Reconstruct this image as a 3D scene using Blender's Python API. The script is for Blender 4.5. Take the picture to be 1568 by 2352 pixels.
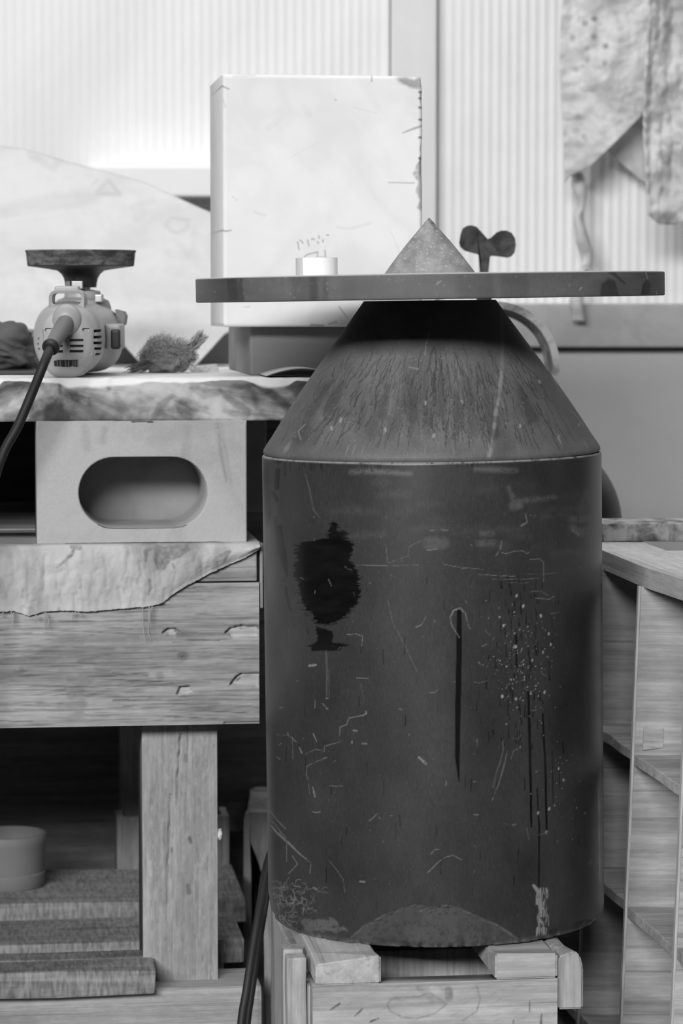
import bpy, bmesh, math, random
import numpy as np
from mathutils import Vector, Matrix, noise as mnoise

for _o in list(bpy.data.objects):
    bpy.data.objects.remove(_o)
scene = bpy.context.scene
COL = scene.collection
R = math.radians
rnd = random.Random(7)
NP = np.random.default_rng(11)

# ------------------------------------------------------------------ camera
F = 100.0 / 24.0 * 1568.0           # focal length in photo pixels
CX, CY = 784.0, 1176.0
CAMZ = 0.90
TH = math.atan((1176.0 - 690.0) / F)
cT, sT = math.cos(TH), math.sin(TH)
cam_data = bpy.data.cameras.new('camera')
cam = bpy.data.objects.new('camera', cam_data)
COL.objects.link(cam)
cam.location = (0, 0, CAMZ)
cam.rotation_euler = (math.pi / 2 - TH, 0, 0)
cam_data.sensor_fit = 'HORIZONTAL'
cam_data.sensor_width = 24.0
cam_data.lens = 100.0
cam_data.clip_start = 0.05
cam_data.dof.use_dof = True
cam_data.dof.focus_distance = 2.93
cam_data.dof.aperture_fstop = 8.0
scene.camera = cam

# ------------------------------------------------------------------ light
world = bpy.data.worlds.new('world')
scene.world = world
world.use_nodes = True
bgn = world.node_tree.nodes['Background']
bgn.inputs[0].default_value = (1, 1, 1, 1)
bgn.inputs[1].default_value = 0.03

def area(name, loc, target, sx, sy, power):
    l = bpy.data.lights.new(name, 'AREA')
    l.shape = 'RECTANGLE'
    l.size, l.size_y, l.energy = sx, sy, power
    o = bpy.data.objects.new(name, l)
    COL.objects.link(o)
    o.location = loc
    o.rotation_euler = (Vector(target) - Vector(loc)).to_track_quat('-Z', 'Y').to_euler()
    return o

area('front_window_offscreen', (-2.4, -5.5, 3.85), (0.0, 3.4, 0.8), 5.0, 1.3, 900)
area('roof_light_offscreen', (0.0, 3.7, 3.6), (0.0, 3.9, 0.5), 4.5, 1.6, 65)

scene.view_settings.view_transform = 'Standard'
scene.view_settings.look = 'None'
scene.view_settings.gamma = 1.0
scene.view_settings.use_curve_mapping = False
scene.view_settings.exposure = 0.0

# ------------------------------------------------------------------ pixel helpers
def ray(px, py):
    x = (px - CX) / F
    y = (CY - py) / F
    return Vector((x, cT + y * sT, -sT + y * cT))

def at(px, py, Y):
    d = ray(px, py)
    t = Y / d.y
    return Vector((d.x * t, Y, CAMZ + d.z * t))

def project(P):
    P = np.asarray(P, float)
    rx, ry, rz = P[:, 0], P[:, 1], P[:, 2] - CAMZ
    yc = ry * sT + rz * cT
    zc = ry * cT - rz * sT
    return CX + F * rx / zc, CY - F * yc / zc

class Frame:
    """a piece of furniture's own axes: u along its front, v into the depth, z up"""
    def __init__(s, ox, oy, yaw=0.0, lean=0.0, oz=0.0):
        s.M = Matrix.Translation((ox, oy, oz)) @ Matrix.Rotation(R(yaw), 4, 'Z') @ Matrix.Rotation(R(lean), 4, 'Y')
        s.I = s.M.inverted()
    def w(s, p):
        return s.M @ Vector(p)
    def l(s, P):
        return s.I @ Vector(P)
    def hit(s, px, py, v=0.0):                      # on the plane v = const
        o = s.I @ Vector((0, 0, CAMZ))
        d = s.I.to_3x3() @ ray(px, py)
        t = (v - o.y) / d.y
        p = o + d * t
        return p.x, p.z
    def top(s, px, py, z):                          # on the plane z = const
        o = s.I @ Vector((0, 0, CAMZ))
        d = s.I.to_3x3() @ ray(px, py)
        t = (z - o.z) / d.z
        p = o + d * t
        return p.x, p.y

W = Frame(0, 0)
b0 = at(300, 1176, 3.16)
B = Frame(b0.x, b0.y, 7.0)
s0 = at(1000, 2250, 2.735)
S = Frame(s0.x, s0.y, 7.0)
RK = Frame(0.317 - 0.0216, 3.0, 8.0, 2.0)

# ------------------------------------------------------------------ object helpers
BASE = {}
FR = {}

def tag(o, label=None, cat=None, group=None, kind=None):
    if label: o['label'] = label
    if cat: o['category'] = cat
    if group: o['group'] = group
    if kind: o['kind'] = kind
    return o

def thing(name, label, cat, fr=W, base=(0, 0, 0), group=None):
    o = bpy.data.objects.new(name, None)
    o.empty_display_size = 0.05
    COL.objects.link(o)
    o.matrix_world = fr.M @ Matrix.Translation(base)
    BASE[o.name] = Vector(base); FR[o.name] = fr
    return tag(o, label, cat, group)

def geo_arrays(geo):
    if isinstance(geo, bmesh.types.BMesh):
        geo.verts.index_update()
        v = [tuple(x.co) for x in geo.verts]
        f = [[q.index for q in x.verts] for x in geo.faces]
        geo.free()
        return v, f
    return geo

def mk(name, geo, mat, parent=None, fr=W, base=None, smooth=False, wear=None, label=None, cat=None, group=None, kind=None, sharp=None):
    v, f = geo_arrays(geo)
    v = np.asarray(v, float)
    if parent is not None:
        bs = BASE[parent.name]
        fr = FR[parent.name]
    else:
        if base is None:
            mn, mx = v.min(0), v.max(0)
            base = ((mn[0] + mx[0]) / 2, (mn[1] + mx[1]) / 2, mn[2])
        bs = Vector(base)
    me = bpy.data.meshes.new(name)
    vv = v - np.array(bs)[None, :]
    if isinstance(f, np.ndarray):
        n, k = f.shape
        me.vertices.add(len(vv)); me.loops.add(n * k); me.polygons.add(n)
        me.vertices.foreach_set('co', vv.astype(np.float32).ravel())
        me.loops.foreach_set('vertex_index', f.astype(np.int32).ravel())
        me.polygons.foreach_set('loop_start', np.arange(0, n * k, k, dtype=np.int32))
        me.update(calc_edges=True)
        me.validate()
    else:
        me.from_pydata([tuple(x) for x in vv], [], f)
        me.update()
    if smooth:
        me.polygons.foreach_set('use_smooth', np.ones(len(me.polygons), bool))
        if sharp is not None:
            try: me.set_sharp_from_angle(angle=R(sharp))
            except Exception: pass
    me.materials.append(mat)
    if wear is not None:
        a = me.color_attributes.new('wear', 'FLOAT_COLOR', 'POINT')
        c = np.ones((len(vv), 4), np.float32)
        c[:, :3] = wear
        a.data.foreach_set('color', c.ravel())
    o = bpy.data.objects.new(name, me)
    COL.objects.link(o)
    if parent is not None:
        o.parent = parent
    else:
        o.matrix_world = fr.M @ Matrix.Translation(bs)
    BASE[o.name] = bs; FR[o.name] = fr
    return tag(o, label, cat, group, kind)

# ------------------------------------------------------------------ shape helpers
def recalc(bm):
    bmesh.ops.recalc_face_normals(bm, faces=bm.faces)
    return bm

def hexa(p, bev=0.0, seg=2, cuts=0, jit=0.0, freq=30.0, seed=0):
    """p: 8 corners, bottom four then top four, same order around"""
    bm = bmesh.new()
    v = [bm.verts.new(q) for q in p]
    for q in ((0, 1, 2, 3), (4, 5, 6, 7), (0, 1, 5, 4), (1, 2, 6, 5), (2, 3, 7, 6), (3, 0, 4, 7)):
        bm.faces.new([v[i] for i in q])
    recalc(bm)
    if bev > 0:
        bmesh.ops.bevel(bm, geom=list(bm.edges), offset=bev, segments=seg, affect='EDGES', profile=0.6)
    if cuts > 0:
        L = max(e.calc_length() for e in bm.edges)
        es = [e for e in bm.edges if e.calc_length() > L * 0.5]
        bmesh.ops.subdivide_edges(bm, edges=es, cuts=cuts, use_grid_fill=True)
    if jit > 0:
        for q in bm.verts:
            c = Vector(q.co) * freq + Vector((seed * 7.1, seed * 3.3, seed * 1.7))
            q.co += mnoise.noise_vector(c) * jit
    return bm

def box(u0, u1, v0, v1, z0, z1, bev=0.0015, seg=2, cuts=0, jit=0.0, freq=30.0, seed=0):
    return hexa([(u0, v0, z0), (u1, v0, z0), (u1, v1, z0), (u0, v1, z0),
                 (u0, v0, z1), (u1, v0, z1), (u1, v1, z1), (u0, v1, z1)], bev, seg, cuts, jit, freq, seed)

def board(u0, u1, v0, v1, z0, z1, seed=0, bev=0.002, jit=0.0012):
    return box(u0, u1, v0, v1, z0, z1, bev, 2, 8, jit, 22.0, seed)

def lathe(prof, n=64, c=(0, 0, 0), close_bottom=True, close_top=True):
    bm = bmesh.new()
    rings = []
    for r, z in prof:
        if r < 1e-5:
            rings.append([bm.verts.new((c[0], c[1], c[2] + z))])
        else:
            rings.append([bm.verts.new((c[0] + r * math.sin(2 * math.pi * i / n), c[1] - r * math.cos(2 * math.pi * i / n), c[2] + z)) for i in range(n)])
    for a, b in zip(rings[:-1], rings[1:]):
        for i in range(n):
            j = (i + 1) % n
            if len(a) == 1 and len(b) == 1: continue
            if len(a) == 1: bm.faces.new([a[0], b[i], b[j]])
            elif len(b) == 1: bm.faces.new([a[i], a[j], b[0]])
            else: bm.faces.new([a[i], a[j], b[j], b[i]])
    if close_bottom and len(rings[0]) > 1: bm.faces.new(rings[0][::-1])
    if close_top and len(rings[-1]) > 1: bm.faces.new(rings[-1])
    return recalc(bm)

def smooth_path(pts, n=12):
    pts = [Vector(p) for p in pts]
    out = []
    for i in range(len(pts) - 1):
        p0 = pts[max(i - 1, 0)]; p1 = pts[i]; p2 = pts[i + 1]; p3 = pts[min(i + 2, len(pts) - 1)]
        for k in range(n):
            t = k / n
            out.append(0.5 * ((2 * p1) + (p2 - p0) * t + (2 * p0 - 5 * p1 + 4 * p2 - p3) * t * t + (3 * p1 - p0 - 3 * p2 + p3) * t ** 3))
    out.append(pts[-1])
    return out

def tube(path, rad, n=10, bm=None, cap=True):
    bm = bm or bmesh.new()
    path = [Vector(p) for p in path]
    rings = []
    up = Vector((0, 0, 1))
    for i, p in enumerate(path):
        d = (path[min(i + 1, len(path) - 1)] - path[max(i - 1, 0)]).normalized()
        a = d.cross(up)
        if a.length < 1e-3: a = d.cross(Vector((1, 0, 0)))
        a.normalize(); b = d.cross(a).normalized()
        r = rad[i] if isinstance(rad, (list, tuple)) else rad
        rings.append([bm.verts.new(p + a * r * math.cos(2 * math.pi * k / n) + b * r * math.sin(2 * math.pi * k / n)) for k in range(n)])
    for a, b in zip(rings[:-1], rings[1:]):
        for k in range(n):
            bm.faces.new([a[k], a[(k + 1) % n], b[(k + 1) % n], b[k]])
    if cap:
        bm.faces.new(rings[0][::-1]); bm.faces.new(rings[-1])
    return bm

def prism(outline, d0, d1, to):
    """outline: list of 2-D points; to(x, y, d) -> 3-D"""
    bm = bmesh.new()
    a = [bm.verts.new(to(x, y, d0)) for x, y in outline]
    b = [bm.verts.new(to(x, y, d1)) for x, y in outline]
    n = len(outline)
    fa = bm.faces.new(a); fb = bm.faces.new(b[::-1])
    for i in range(n):
        bm.faces.new([a[i], b[i], b[(i + 1) % n], a[(i + 1) % n]])
    bmesh.ops.triangulate(bm, faces=[fa, fb])
    return recalc(bm)

def grid_np(nu, nv):
    i = np.arange(nu - 1)[:, None]; j = np.arange(nv - 1)[None, :]
    a = i * nv + j
    return np.stack([a, a + nv, a + nv + 1, a + 1], -1).reshape(-1, 4)

def vnoise(x, y, seed=0):
    """value noise on numpy arrays"""
    xi, yi = np.floor(x).astype(int), np.floor(y).astype(int)
    xf, yf = x - xi, y - yi
    def h(a, b):
        n = (a * 374761393 + b * 668265263 + seed * 1442695041) & 0x7fffffff
        n = ((n ^ (n >> 13)) * 1274126177) & 0x7fffffff
        return ((n ^ (n >> 16)) & 0xffff) / 65535.0
    u, v = xf * xf * (3 - 2 * xf), yf * yf * (3 - 2 * yf)
    return (h(xi, yi) * (1 - u) + h(xi + 1, yi) * u) * (1 - v) + (h(xi, yi + 1) * (1 - u) + h(xi + 1, yi + 1) * u) * v

def fbm(x, y, seed=0, o=4):
    s = 0; a = 0.5; t = 0
    for k in range(o):
        s = s + a * vnoise(x * 2 ** k, y * 2 ** k, seed + k * 17); t += a; a *= 0.5
    return s / t

def sstep(e0, e1, x):
    t = np.clip((x - e0) / (e1 - e0), 0, 1)
    return t * t * (3 - 2 * t)

def stroke(m, X, Y, pts, w, val=1.0, soft=1.0):
    w = w if isinstance(w, (list, tuple)) else [w] * len(pts)
    xs = [p[0] for p in pts]; ys = [p[1] for p in pts]
    pad = max(w) + soft + 2
    sel = np.where((X > min(xs) - pad) & (X < max(xs) + pad) & (Y > min(ys) - pad) & (Y < max(ys) + pad))[0]
    if not len(sel): return
    x, y = X[sel], Y[sel]
    best = np.zeros(len(sel))
    if len(pts) == 1: pts = pts * 2; w = list(w) * 2
    for (x0, y0), (x1, y1), w0, w1 in zip(pts[:-1], pts[1:], w[:-1], w[1:]):
        dx, dy = x1 - x0, y1 - y0
        t = np.clip(((x - x0) * dx + (y - y0) * dy) / (dx * dx + dy * dy + 1e-9), 0, 1)
        d = np.hypot(x - x0 - t * dx, y - y0 - t * dy)
        ww = (w0 + (w1 - w0) * t) / 2
        best = np.maximum(best, 1 - sstep(ww - soft * 0.5, ww + soft, d))
    m[sel] = np.maximum(m[sel], best * val)

def fillpoly(m, X, Y, poly, val=1.0, jx=0.0, jy=0.0, fx=0.1, fy=0.3, seed=0, soft=0.0):
    xs = [p[0] for p in poly]; ys = [p[1] for p in poly]
    pad = jx + jy + 4 + soft * 2
    sel = np.where((X > min(xs) - pad) & (X < max(xs) + pad) & (Y > min(ys) - pad) & (Y < max(ys) + pad))[0]
    if not len(sel): return
    acc = np.zeros(len(sel))
    offs = [(0, 0)] if soft <= 0 else [(soft * math.cos(a), soft * math.sin(a)) for a in np.linspace(0, 2 * math.pi, 7)[:-1]] + [(0, 0)]
    for ox, oy in offs:
        x = X[sel] + ox + jx * (vnoise(X[sel] * fx, Y[sel] * fy, seed) - 0.5) * 2
        y = Y[sel] + oy + jy * (vnoise(X[sel] * fy, Y[sel] * fx, seed + 5) - 0.5) * 2
        ins = np.zeros(len(sel), bool)
        for (x0, y0), (x1, y1) in zip(poly, poly[1:] + poly[:1]):
            if y0 == y1: continue
            c = ((y0 > y) != (y1 > y)) & (x < (x1 - x0) * (y - y0) / (y1 - y0) + x0)
            ins ^= c
        acc += ins
    m[sel] = np.maximum(m[sel], acc / len(offs) * val)

def dense_box(fr, u0, u1, v0, v1, z0, z1, du, front=None):
    """box whose front (v0) is a dense grid; returns verts (frame), faces, count of front verts, world coords of front"""
    nu = max(2, int((u1 - u0) / du)); nz = max(2, int((z1 - z0) / du))
    uu, zz = np.meshgrid(np.linspace(u0, u1, nu), np.linspace(z0, z1, nz), indexing='ij')
    V = np.stack([uu.ravel(), np.full(uu.size, v0), zz.ravel()], -1)
    Fq = grid_np(nu, nz)
    n = len(V)
    e = 0.0
    c = np.array([(u0, v0, z0), (u1, v0, z0), (u1, v1, z0), (u0, v1, z0), (u0, v0, z1), (u1, v0, z1), (u1, v1, z1), (u0, v1, z1)])
    q = np.array([(0, 3, 2, 1), (4, 5, 6, 7), (1, 2, 6, 5), (2, 3, 7, 6), (3, 0, 4, 7)]) + n
    return np.vstack([V, c]), np.vstack([Fq, q]), n

def towp(fr, V):
    M = np.array(fr.M)
    return V @ M[:3, :3].T + M[:3, 3]

# ------------------------------------------------------------------ materials
class NT:
    def __init__(s, name):
        s.m = bpy.data.materials.new(name); s.m.use_nodes = True
        s.t = s.m.node_tree; s.b = s.t.nodes['Principled BSDF']
        s.co = s.n('ShaderNodeTexCoord').outputs['Object']
    def n(s, k): return s.t.nodes.new(k)
    def link(s, a, b): s.t.links.new(a, b)
    def noise(s, sc=(1, 1, 1), scale=1.0, detail=4.0, rough=0.55, dist=0.0, loc=(0, 0, 0), rot=(0, 0, 0)):
        mp = s.n('ShaderNodeMapping'); mp.inputs['Scale'].default_value = sc; mp.inputs['Location'].default_value = loc
        mp.inputs['Rotation'].default_value = rot
        s.link(s.co, mp.inputs['Vector'])
        t = s.n('ShaderNodeTexNoise'); t.inputs['Scale'].default_value = scale; t.inputs['Detail'].default_value = detail
        t.inputs['Roughness'].default_value = rough; t.inputs['Distortion'].default_value = dist
        s.link(mp.outputs[0], t.inputs['Vector'])
        return t.outputs['Fac']
    def math(s, op, a, b=None, c=None, clamp=False):
        m = s.n('ShaderNodeMath'); m.operation = op; m.use_clamp = clamp
        for i, x in enumerate((a, b, c)):
            if x is None: continue
            if isinstance(x, (int, float)): m.inputs[i].default_value = x
            else: s.link(x, m.inputs[i])
        return m.outputs[0]
    def rng(s, x, a, b, lo=0.0, hi=1.0):
        m = s.n('ShaderNodeMapRange'); m.interpolation_type = 'SMOOTHSTEP'
        s.link(x, m.inputs['Value'])
        for k, val in zip(('From Min', 'From Max', 'To Min', 'To Max'), (a, b, lo, hi)): m.inputs[k].default_value = val
        return m.outputs[0]
    def mixv(s, f, a, b):
        m = s.n('ShaderNodeMix'); m.data_type = 'FLOAT'
        for i, x in zip((0, 2, 3), (f, a, b)):
            if isinstance(x, (int, float)): m.inputs[i].default_value = x
            else: s.link(x, m.inputs[i])
        return m.outputs[0]
    def wear(s):
        a = s.n('ShaderNodeAttribute'); a.attribute_name = 'wear'
        p = s.n('ShaderNodeSeparateColor'); s.link(a.outputs['Color'], p.inputs[0])
        return p.outputs[0], p.outputs[1], p.outputs[2]
    def out(s, val, rough=0.7, bump=None, bstr=0.3, bdist=0.002, spec=0.5, metal=0.0):
        c = s.n('ShaderNodeCombineColor')
        for i in range(3):
            if isinstance(val, (int, float)): c.inputs[i].default_value = val
            else: s.link(val, c.inputs[i])
        s.link(c.outputs[0], s.b.inputs['Base Color'])
        if isinstance(rough, (int, float)): s.b.inputs['Roughness'].default_value = rough
        else: s.link(rough, s.b.inputs['Roughness'])
        s.b.inputs['Metallic'].default_value = metal
        s.b.inputs['Specular IOR Level'].default_value = spec
        if bump is not None:
            bn = s.n('ShaderNodeBump'); bn.inputs['Strength'].default_value = bstr; bn.inputs['Distance'].default_value = bdist
            s.link(bump, bn.inputs['Height']); s.link(bn.outputs[0], s.b.inputs['Normal'])
        return s.m

def wood(name, lo, hi, axis=0, gs=1.0, seed=0.0, wear=False, blotch=0.35, rough=0.8, wd=0.02, wl=0.6):
    t = NT(name)
    def sc(a, c):
        v = [c, c, c]; v[axis] = a; return v
    L = (seed, seed * 1.3, seed * 0.7)
    g1 = t.noise(sc(2.2 * gs, 55 * gs), 1.0, 6, 0.65, 0.7, L)
    g2 = t.noise(sc(1.0 * gs, 14 * gs), 1.0, 3, 0.5, 1.2, L)
    g3 = t.noise(sc(14 * gs, 420 * gs), 1.0, 3, 0.6, 0.0, L)
    f = t.math('ADD', t.math('MULTIPLY', g1, 0.45), t.math('ADD', t.math('MULTIPLY', g2, 0.35), t.math('MULTIPLY', g3, 0.2)))
    f = t.rng(f, 0.39, 0.61)
    ln = t.rng(t.noise(sc(1.6 * gs, 150 * gs), 1.0, 4, 0.7, 0.5, (seed + 9, seed, 4)), 0.30, 0.46, 0.55, 0.0)
    sp = t.rng(t.noise(sc(40 * gs, 130 * gs), 1.0, 3, 0.7, 0.0, (seed, 5, seed)), 0.35, 0.7, -0.09, 0.09)
    bl = t.noise(sc(4, 9), 1.0, 5, 0.65, 0.3, (seed + 3, 1, 2))
    bl = t.rng(bl, 0.42, 0.72, 0.0, blotch)
    col = t.mixv(f, lo, hi)
    col = t.mixv(bl, col, lo * 0.55)
    col = t.mixv(ln, col, lo * 0.45)
    col = t.math('MULTIPLY', col, t.math('ADD', sp, 1.0))
    if wear:
        r, g, b = t.wear()
        col = t.mixv(r, col, wd); col = t.mixv(g, col, wl)
    h = t.math('ADD', t.math('MULTIPLY', g1, 0.6), t.math('MULTIPLY', g3, 0.4))
    return t.out(col, rough, h, 0.45, 0.0015, 0.25)

def stone(name, lo, hi, s1=6.0, s2=60.0, rough=0.8, wear=False, wd=0.02, wl=0.8, speck=0.25, aniso=(1, 1, 1), rot=(0, 0, 0), c0=0.35, c1=0.65, bstr=0.2, dist=0.6, spec=0.3):
    t = NT(name)
    a = t.noise(aniso, s1, 5, 0.6, dist, (1.3, 2.1, 0.4), rot)
    b = t.noise((1, 1, 1), s2, 4, 0.6)
    f = t.rng(a, c0, c1)
    f = t.math('ADD', f, t.math('MULTIPLY', t.math('SUBTRACT', b, 0.5), speck * 2), None, True)
    col = t.mixv(f, lo, hi)
    if wear:
        r, g, _ = t.wear()
        col = t.mixv(r, col, wd); col = t.mixv(g, col, wl)
    return t.out(col, rough, b, bstr, 0.001, spec)

def plain(name, val, rough=0.5, var=0.15, s=25.0, metal=0.0, spec=0.5, bstr=0.0):
    t = NT(name)
    a = t.noise((1, 1, 1), s, 4, 0.6)
    col = t.mixv(a, val * (1 - var), val * (1 + var))
    return t.out(col, rough, a if bstr else None, bstr, 0.001, spec, metal)

M_wall = stone('ribbed_wall_sheet', 0.72, 0.80, 2.0, 30, 0.75, speck=0.05)
M_post = stone('whitewashed_post', 0.62, 0.70, 3, 30, 0.8, speck=0.05, aniso=(4, 4, 0.5))
M_rail = stone('dusty_wall_rail', 0.33, 0.40, 14, 40, 0.8, speck=0.2)
M_board = stone('grey_wall_board', 0.46, 0.50, 3, 120, 0.75, speck=0.06)
M_white = plain('white_ledge', 0.80, 0.7, 0.03)
M_floor = stone('concrete_floor', 0.10, 0.16, 3, 40, 0.85)
M_slab = stone('veined_marble', 0.07, 0.57, 7.0, 70, 0.75, True, 0.05, 0.80, 0.10, (1.0, 1.0, 1.6), (0, R(35), 0), 0.33, 0.60, 0.25, 1.0)
M_block = stone('pale_limestone', 0.38, 0.49, 9, 260, 0.85, True, 0.02, 0.75, 0.38, bstr=0.5)
M_marble = stone('white_marble', 0.76, 0.84, 5, 30, 0.6, True, 0.10, 0.95, 0.06, dist=1.5)
M_beam = wood('weathered_beam', 0.22, 0.46, 0, 0.8, 2.0, True, 0.35)
M_beam2 = wood('weathered_plank', 0.20, 0.44, 0, 1.0, 5.0, False, 0.45)
M_postw = wood('bench_post_wood', 0.30, 0.46, 2, 1.1, 3.0, True, 0.25)
M_string = wood('pallet_stringer_wood', 0.30, 0.46, 0, 1.0, 8.0, False, 0.3)
def sawn(name, lo, hi, seed):
    t = NT(name)
    g = t.noise((3, 60, 60), 1.0, 5, 0.65, 0.5, (seed, 2, 3))
    d = t.noise((260, 40, 60), 1.0, 3, 0.6, 0.0, (seed, 1, 1), (0, R(24), 0))
    b = t.noise((9, 9, 22), 1.0, 5, 0.7, 0.4, (seed, 4, 4))
    f = t.rng(t.math('ADD', t.math('MULTIPLY', g, 0.35), t.math('ADD', t.math('MULTIPLY', d, 0.4), t.math('MULTIPLY', b, 0.25))), 0.36, 0.64)
    return t.out(t.mixv(f, lo, hi), 0.9, d, 0.5, 0.0015, 0.2)
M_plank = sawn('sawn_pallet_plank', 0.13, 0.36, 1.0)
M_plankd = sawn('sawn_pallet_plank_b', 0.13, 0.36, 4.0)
M_stand = wood('fresh_pine', 0.34, 0.56, 0, 0.8, 4.0, True, 0.15, wd=0.06)
M_end = wood('pine_end_grain', 0.38, 0.56, 1, 0.7, 6.0, False, 0.1)
M_standv = wood('pine_upright', 0.30, 0.52, 2, 0.8, 9.0, False, 0.2)
M_ply = wood('plywood_sheet', 0.32, 0.55, 0, 0.6, 7.0, False, 0.35)
M_plyd = wood('plywood_shelf', 0.36, 0.58, 0, 0.7, 12.0, False, 0.25)
M_plye = wood('plywood_edge', 0.42, 0.60, 2, 1.0, 3.3, False, 0.1)
M_top = wood('pale_rack_top', 0.46, 0.64, 1, 0.9, 2.2, False, 0.1)
M_stick = stone('dusty_batten', 0.10, 0.5, 40, 120, 0.9, speck=0.3)
M_dark = wood('grey_added_board', 0.14, 0.24, 0, 1.0, 6.5, False, 0.2)
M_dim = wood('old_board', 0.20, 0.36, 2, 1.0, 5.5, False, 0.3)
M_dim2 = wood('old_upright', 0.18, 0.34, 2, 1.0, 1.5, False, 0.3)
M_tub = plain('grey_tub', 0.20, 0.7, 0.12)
M_sheet = stone('plastic_sheet', 0.53, 0.60, 8, 60, 0.6, True, 0.30, 0.7, 0.06)
M_rag = plain('dark_rag', 0.10, 0.9, 0.35, 12)
M_rag2 = plain('grey_rag', 0.16, 0.9, 0.3, 12)
M_cloth = stone('grimy_canvas', 0.30, 0.56, 16, 240, 0.95, True, 0.10, 0.7, 0.14, aniso=(1.0, 1.0, 0.35), c0=0.3, c1=0.6)
M_thread = plain('loose_thread', 0.36, 0.95, 0.2)
M_leather = stone('pale_hide', 0.44, 0.62, 9, 40, 0.85, True, 0.14, 0.8, 0.10, aniso=(1.5, 1, 0.7), dist=1.2)
M_body = plain('grey_plastic', 0.36, 0.42, 0.08, 40)
M_grey = plain('dark_grey_rubber', 0.14, 0.5, 0.1)
M_black = plain('black_rubber', 0.014, 0.5, 0.3)
M_cord = plain('cord_rubber', 0.014, 0.6, 0.2)
M_metal = plain('dull_steel', 0.35, 0.4, 0.2, metal=0.7)
M_padside = stone('dusty_pad_side', 0.04, 0.16, 40, 300, 0.9, speck=0.4, aniso=(1, 1, 3))
M_wool = plain('steel_wool', 0.30, 0.8, 0.4)
M_woold = plain('wool_core', 0.22, 0.95, 0.4)
M_boxw = stone('dark_box_board', 0.19, 0.26, 6, 200, 0.8, speck=0.12, aniso=(0.4, 1, 1))
M_greyb = plain('grey_board_face', 0.27, 0.8, 0.12)
M_holeback = stone('grey_hole_backing', 0.22, 0.30, 9, 60, 0.8)  # for the piece added behind the limestone hole
M_tape = plain('white_tape', 0.93, 0.5, 0.01)
M_iron = stone('rusted_iron', 0.05, 0.14, 40, 160, 0.7, speck=0.3)
M_strap = stone('dusty_strap', 0.14, 0.40, 25, 120, 0.7, speck=0.25)
M_bottle = plain('black_bottle_paint', 0.02, 0.45, 0.3, 8)
M_sand = plain('sanding_paper_back', 0.55, 0.9, 0.15, 60)
M_sandd = plain('sanding_grit', 0.05, 0.9, 0.2)
M_plaster = plain('plaster', 0.7, 0.9, 0.1)

def dark_stone(name, base, dust, dlo, dhi, wd, wl, rough, spec=0.5):
    t = NT(name)
    r, g, b = t.wear()
    a = t.noise((1, 1, 1), 9, 5, 0.6, 0.5)
    fine = t.noise((600, 600, 160), 1.0, 3, 0.7)
    spk = t.rng(t.noise((1, 1, 1), 420, 2, 0.5), 0.66, 0.75, 0.0, 0.35)
    d = t.math('MULTIPLY', b, t.math('ADD', t.math('MULTIPLY', a, 0.5), t.math('MULTIPLY', fine, 0.9)), None, True)
    col = t.mixv(d, base, dust)
    col = t.mixv(t.math('MULTIPLY', spk, 0.25), col, dust)
    col = t.mixv(r, col, wd)
    col = t.mixv(g, col, wl)
    ro = t.mixv(d, rough, min(rough + 0.25, 0.9))
    ro = t.mixv(g, ro, 0.9)
    ro = t.mixv(r, ro, 0.22)
    h = t.math('ADD', t.math('MULTIPLY', fine, 0.3), t.math('MULTIPLY', g, 1.0))
    return t.out(col, ro, h, 0.12, 0.0008, spec)

M_cyl = dark_stone('black_stone', 0.012, 0.35, 0, 1, 0.003, 0.42, 0.33, 0.5)
M_cone = dark_stone('grey_black_stone', 0.055, 0.28, 0, 1, 0.010, 0.40, 0.55)
M_disc = dark_stone('slate_disc', 0.08, 0.23, 0, 1, 0.028, 0.50, 0.6)
M_tip = dark_stone('dusty_cone_tip', 0.14, 0.50, 0, 1, 0.05, 0.6, 0.75)

# =================================================================== THE SETTING
YW = 4.5
def wx(px): return at(px, 690, YW).x
def wz(py, Y=YW): return at(CX, py, Y).z
floor_ = mk('floor', box(-2.6, 2.6, 1.6, 4.9, -0.06, 0.0, 0), M_floor, kind='structure')
wall = mk('wall_back', box(-2.2, 2.2, YW + 0.03, YW + 0.13, 0.0, at(CX, 720, YW).z, 0), M_board, kind='structure')
def ribbed(x0, x1, z0, z1):
    xs = np.linspace(x0, x1, int((x1 - x0) / 0.0018))
    y = YW - 0.004 + 0.0012 * np.sin(xs * 2 * math.pi / 0.0146)
    y = y + 0.0009 * (np.abs(((xs / 0.0146) % 1) - 0.5) < 0.09)
    V = np.concatenate([np.stack([xs, y, np.full_like(xs, z)], -1) for z in (z0, z1)] +
                       [np.stack([xs, np.full_like(xs, YW + 0.03), np.full_like(xs, z)], -1) for z in (z0, z1)])
    n = len(xs); i = np.arange(n - 1)
    f = [np.stack([i, i + 1, i + 1 + n, i + n], -1)]
    V = V[:2 * n]
    return V, np.vstack(f)
zr0, zr1 = wz(797), wz(697)
mk('panel', ribbed(-1.6, wx(893), zr1 - 0.02, 2.5), M_wall, wall)
mk('panel', ribbed(wx(1004), 1.6, zr1 - 0.02, 2.5), M_wall, wall)
mk('panel', box(-1.6, 1.6, YW - 0.01, YW + 0.029, 0.02, zr0 - 0.004, 0.002), M_board, wall)
mk('trim_1', box(wx(896), wx(1000), YW - 0.035, YW + 0.03, zr1, 2.5, 0.004), M_post, kind='structure')
mk('trim_2', box(-1.6, 1.6, YW - 0.045, YW + 0.03, zr0, zr1, 0.004), M_rail, kind='structure')
mk('trim_3', box(wx(200), wx(860), YW - 0.10, YW - 0.004, wz(457), wz(388), 0.004), M_white, kind='structure')
mk('trim_4', box(wx(1230), wx(1720), YW - 0.12, YW + 0.03, wz(-215), wz(-150), 0.004), M_post, kind='structure')

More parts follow.
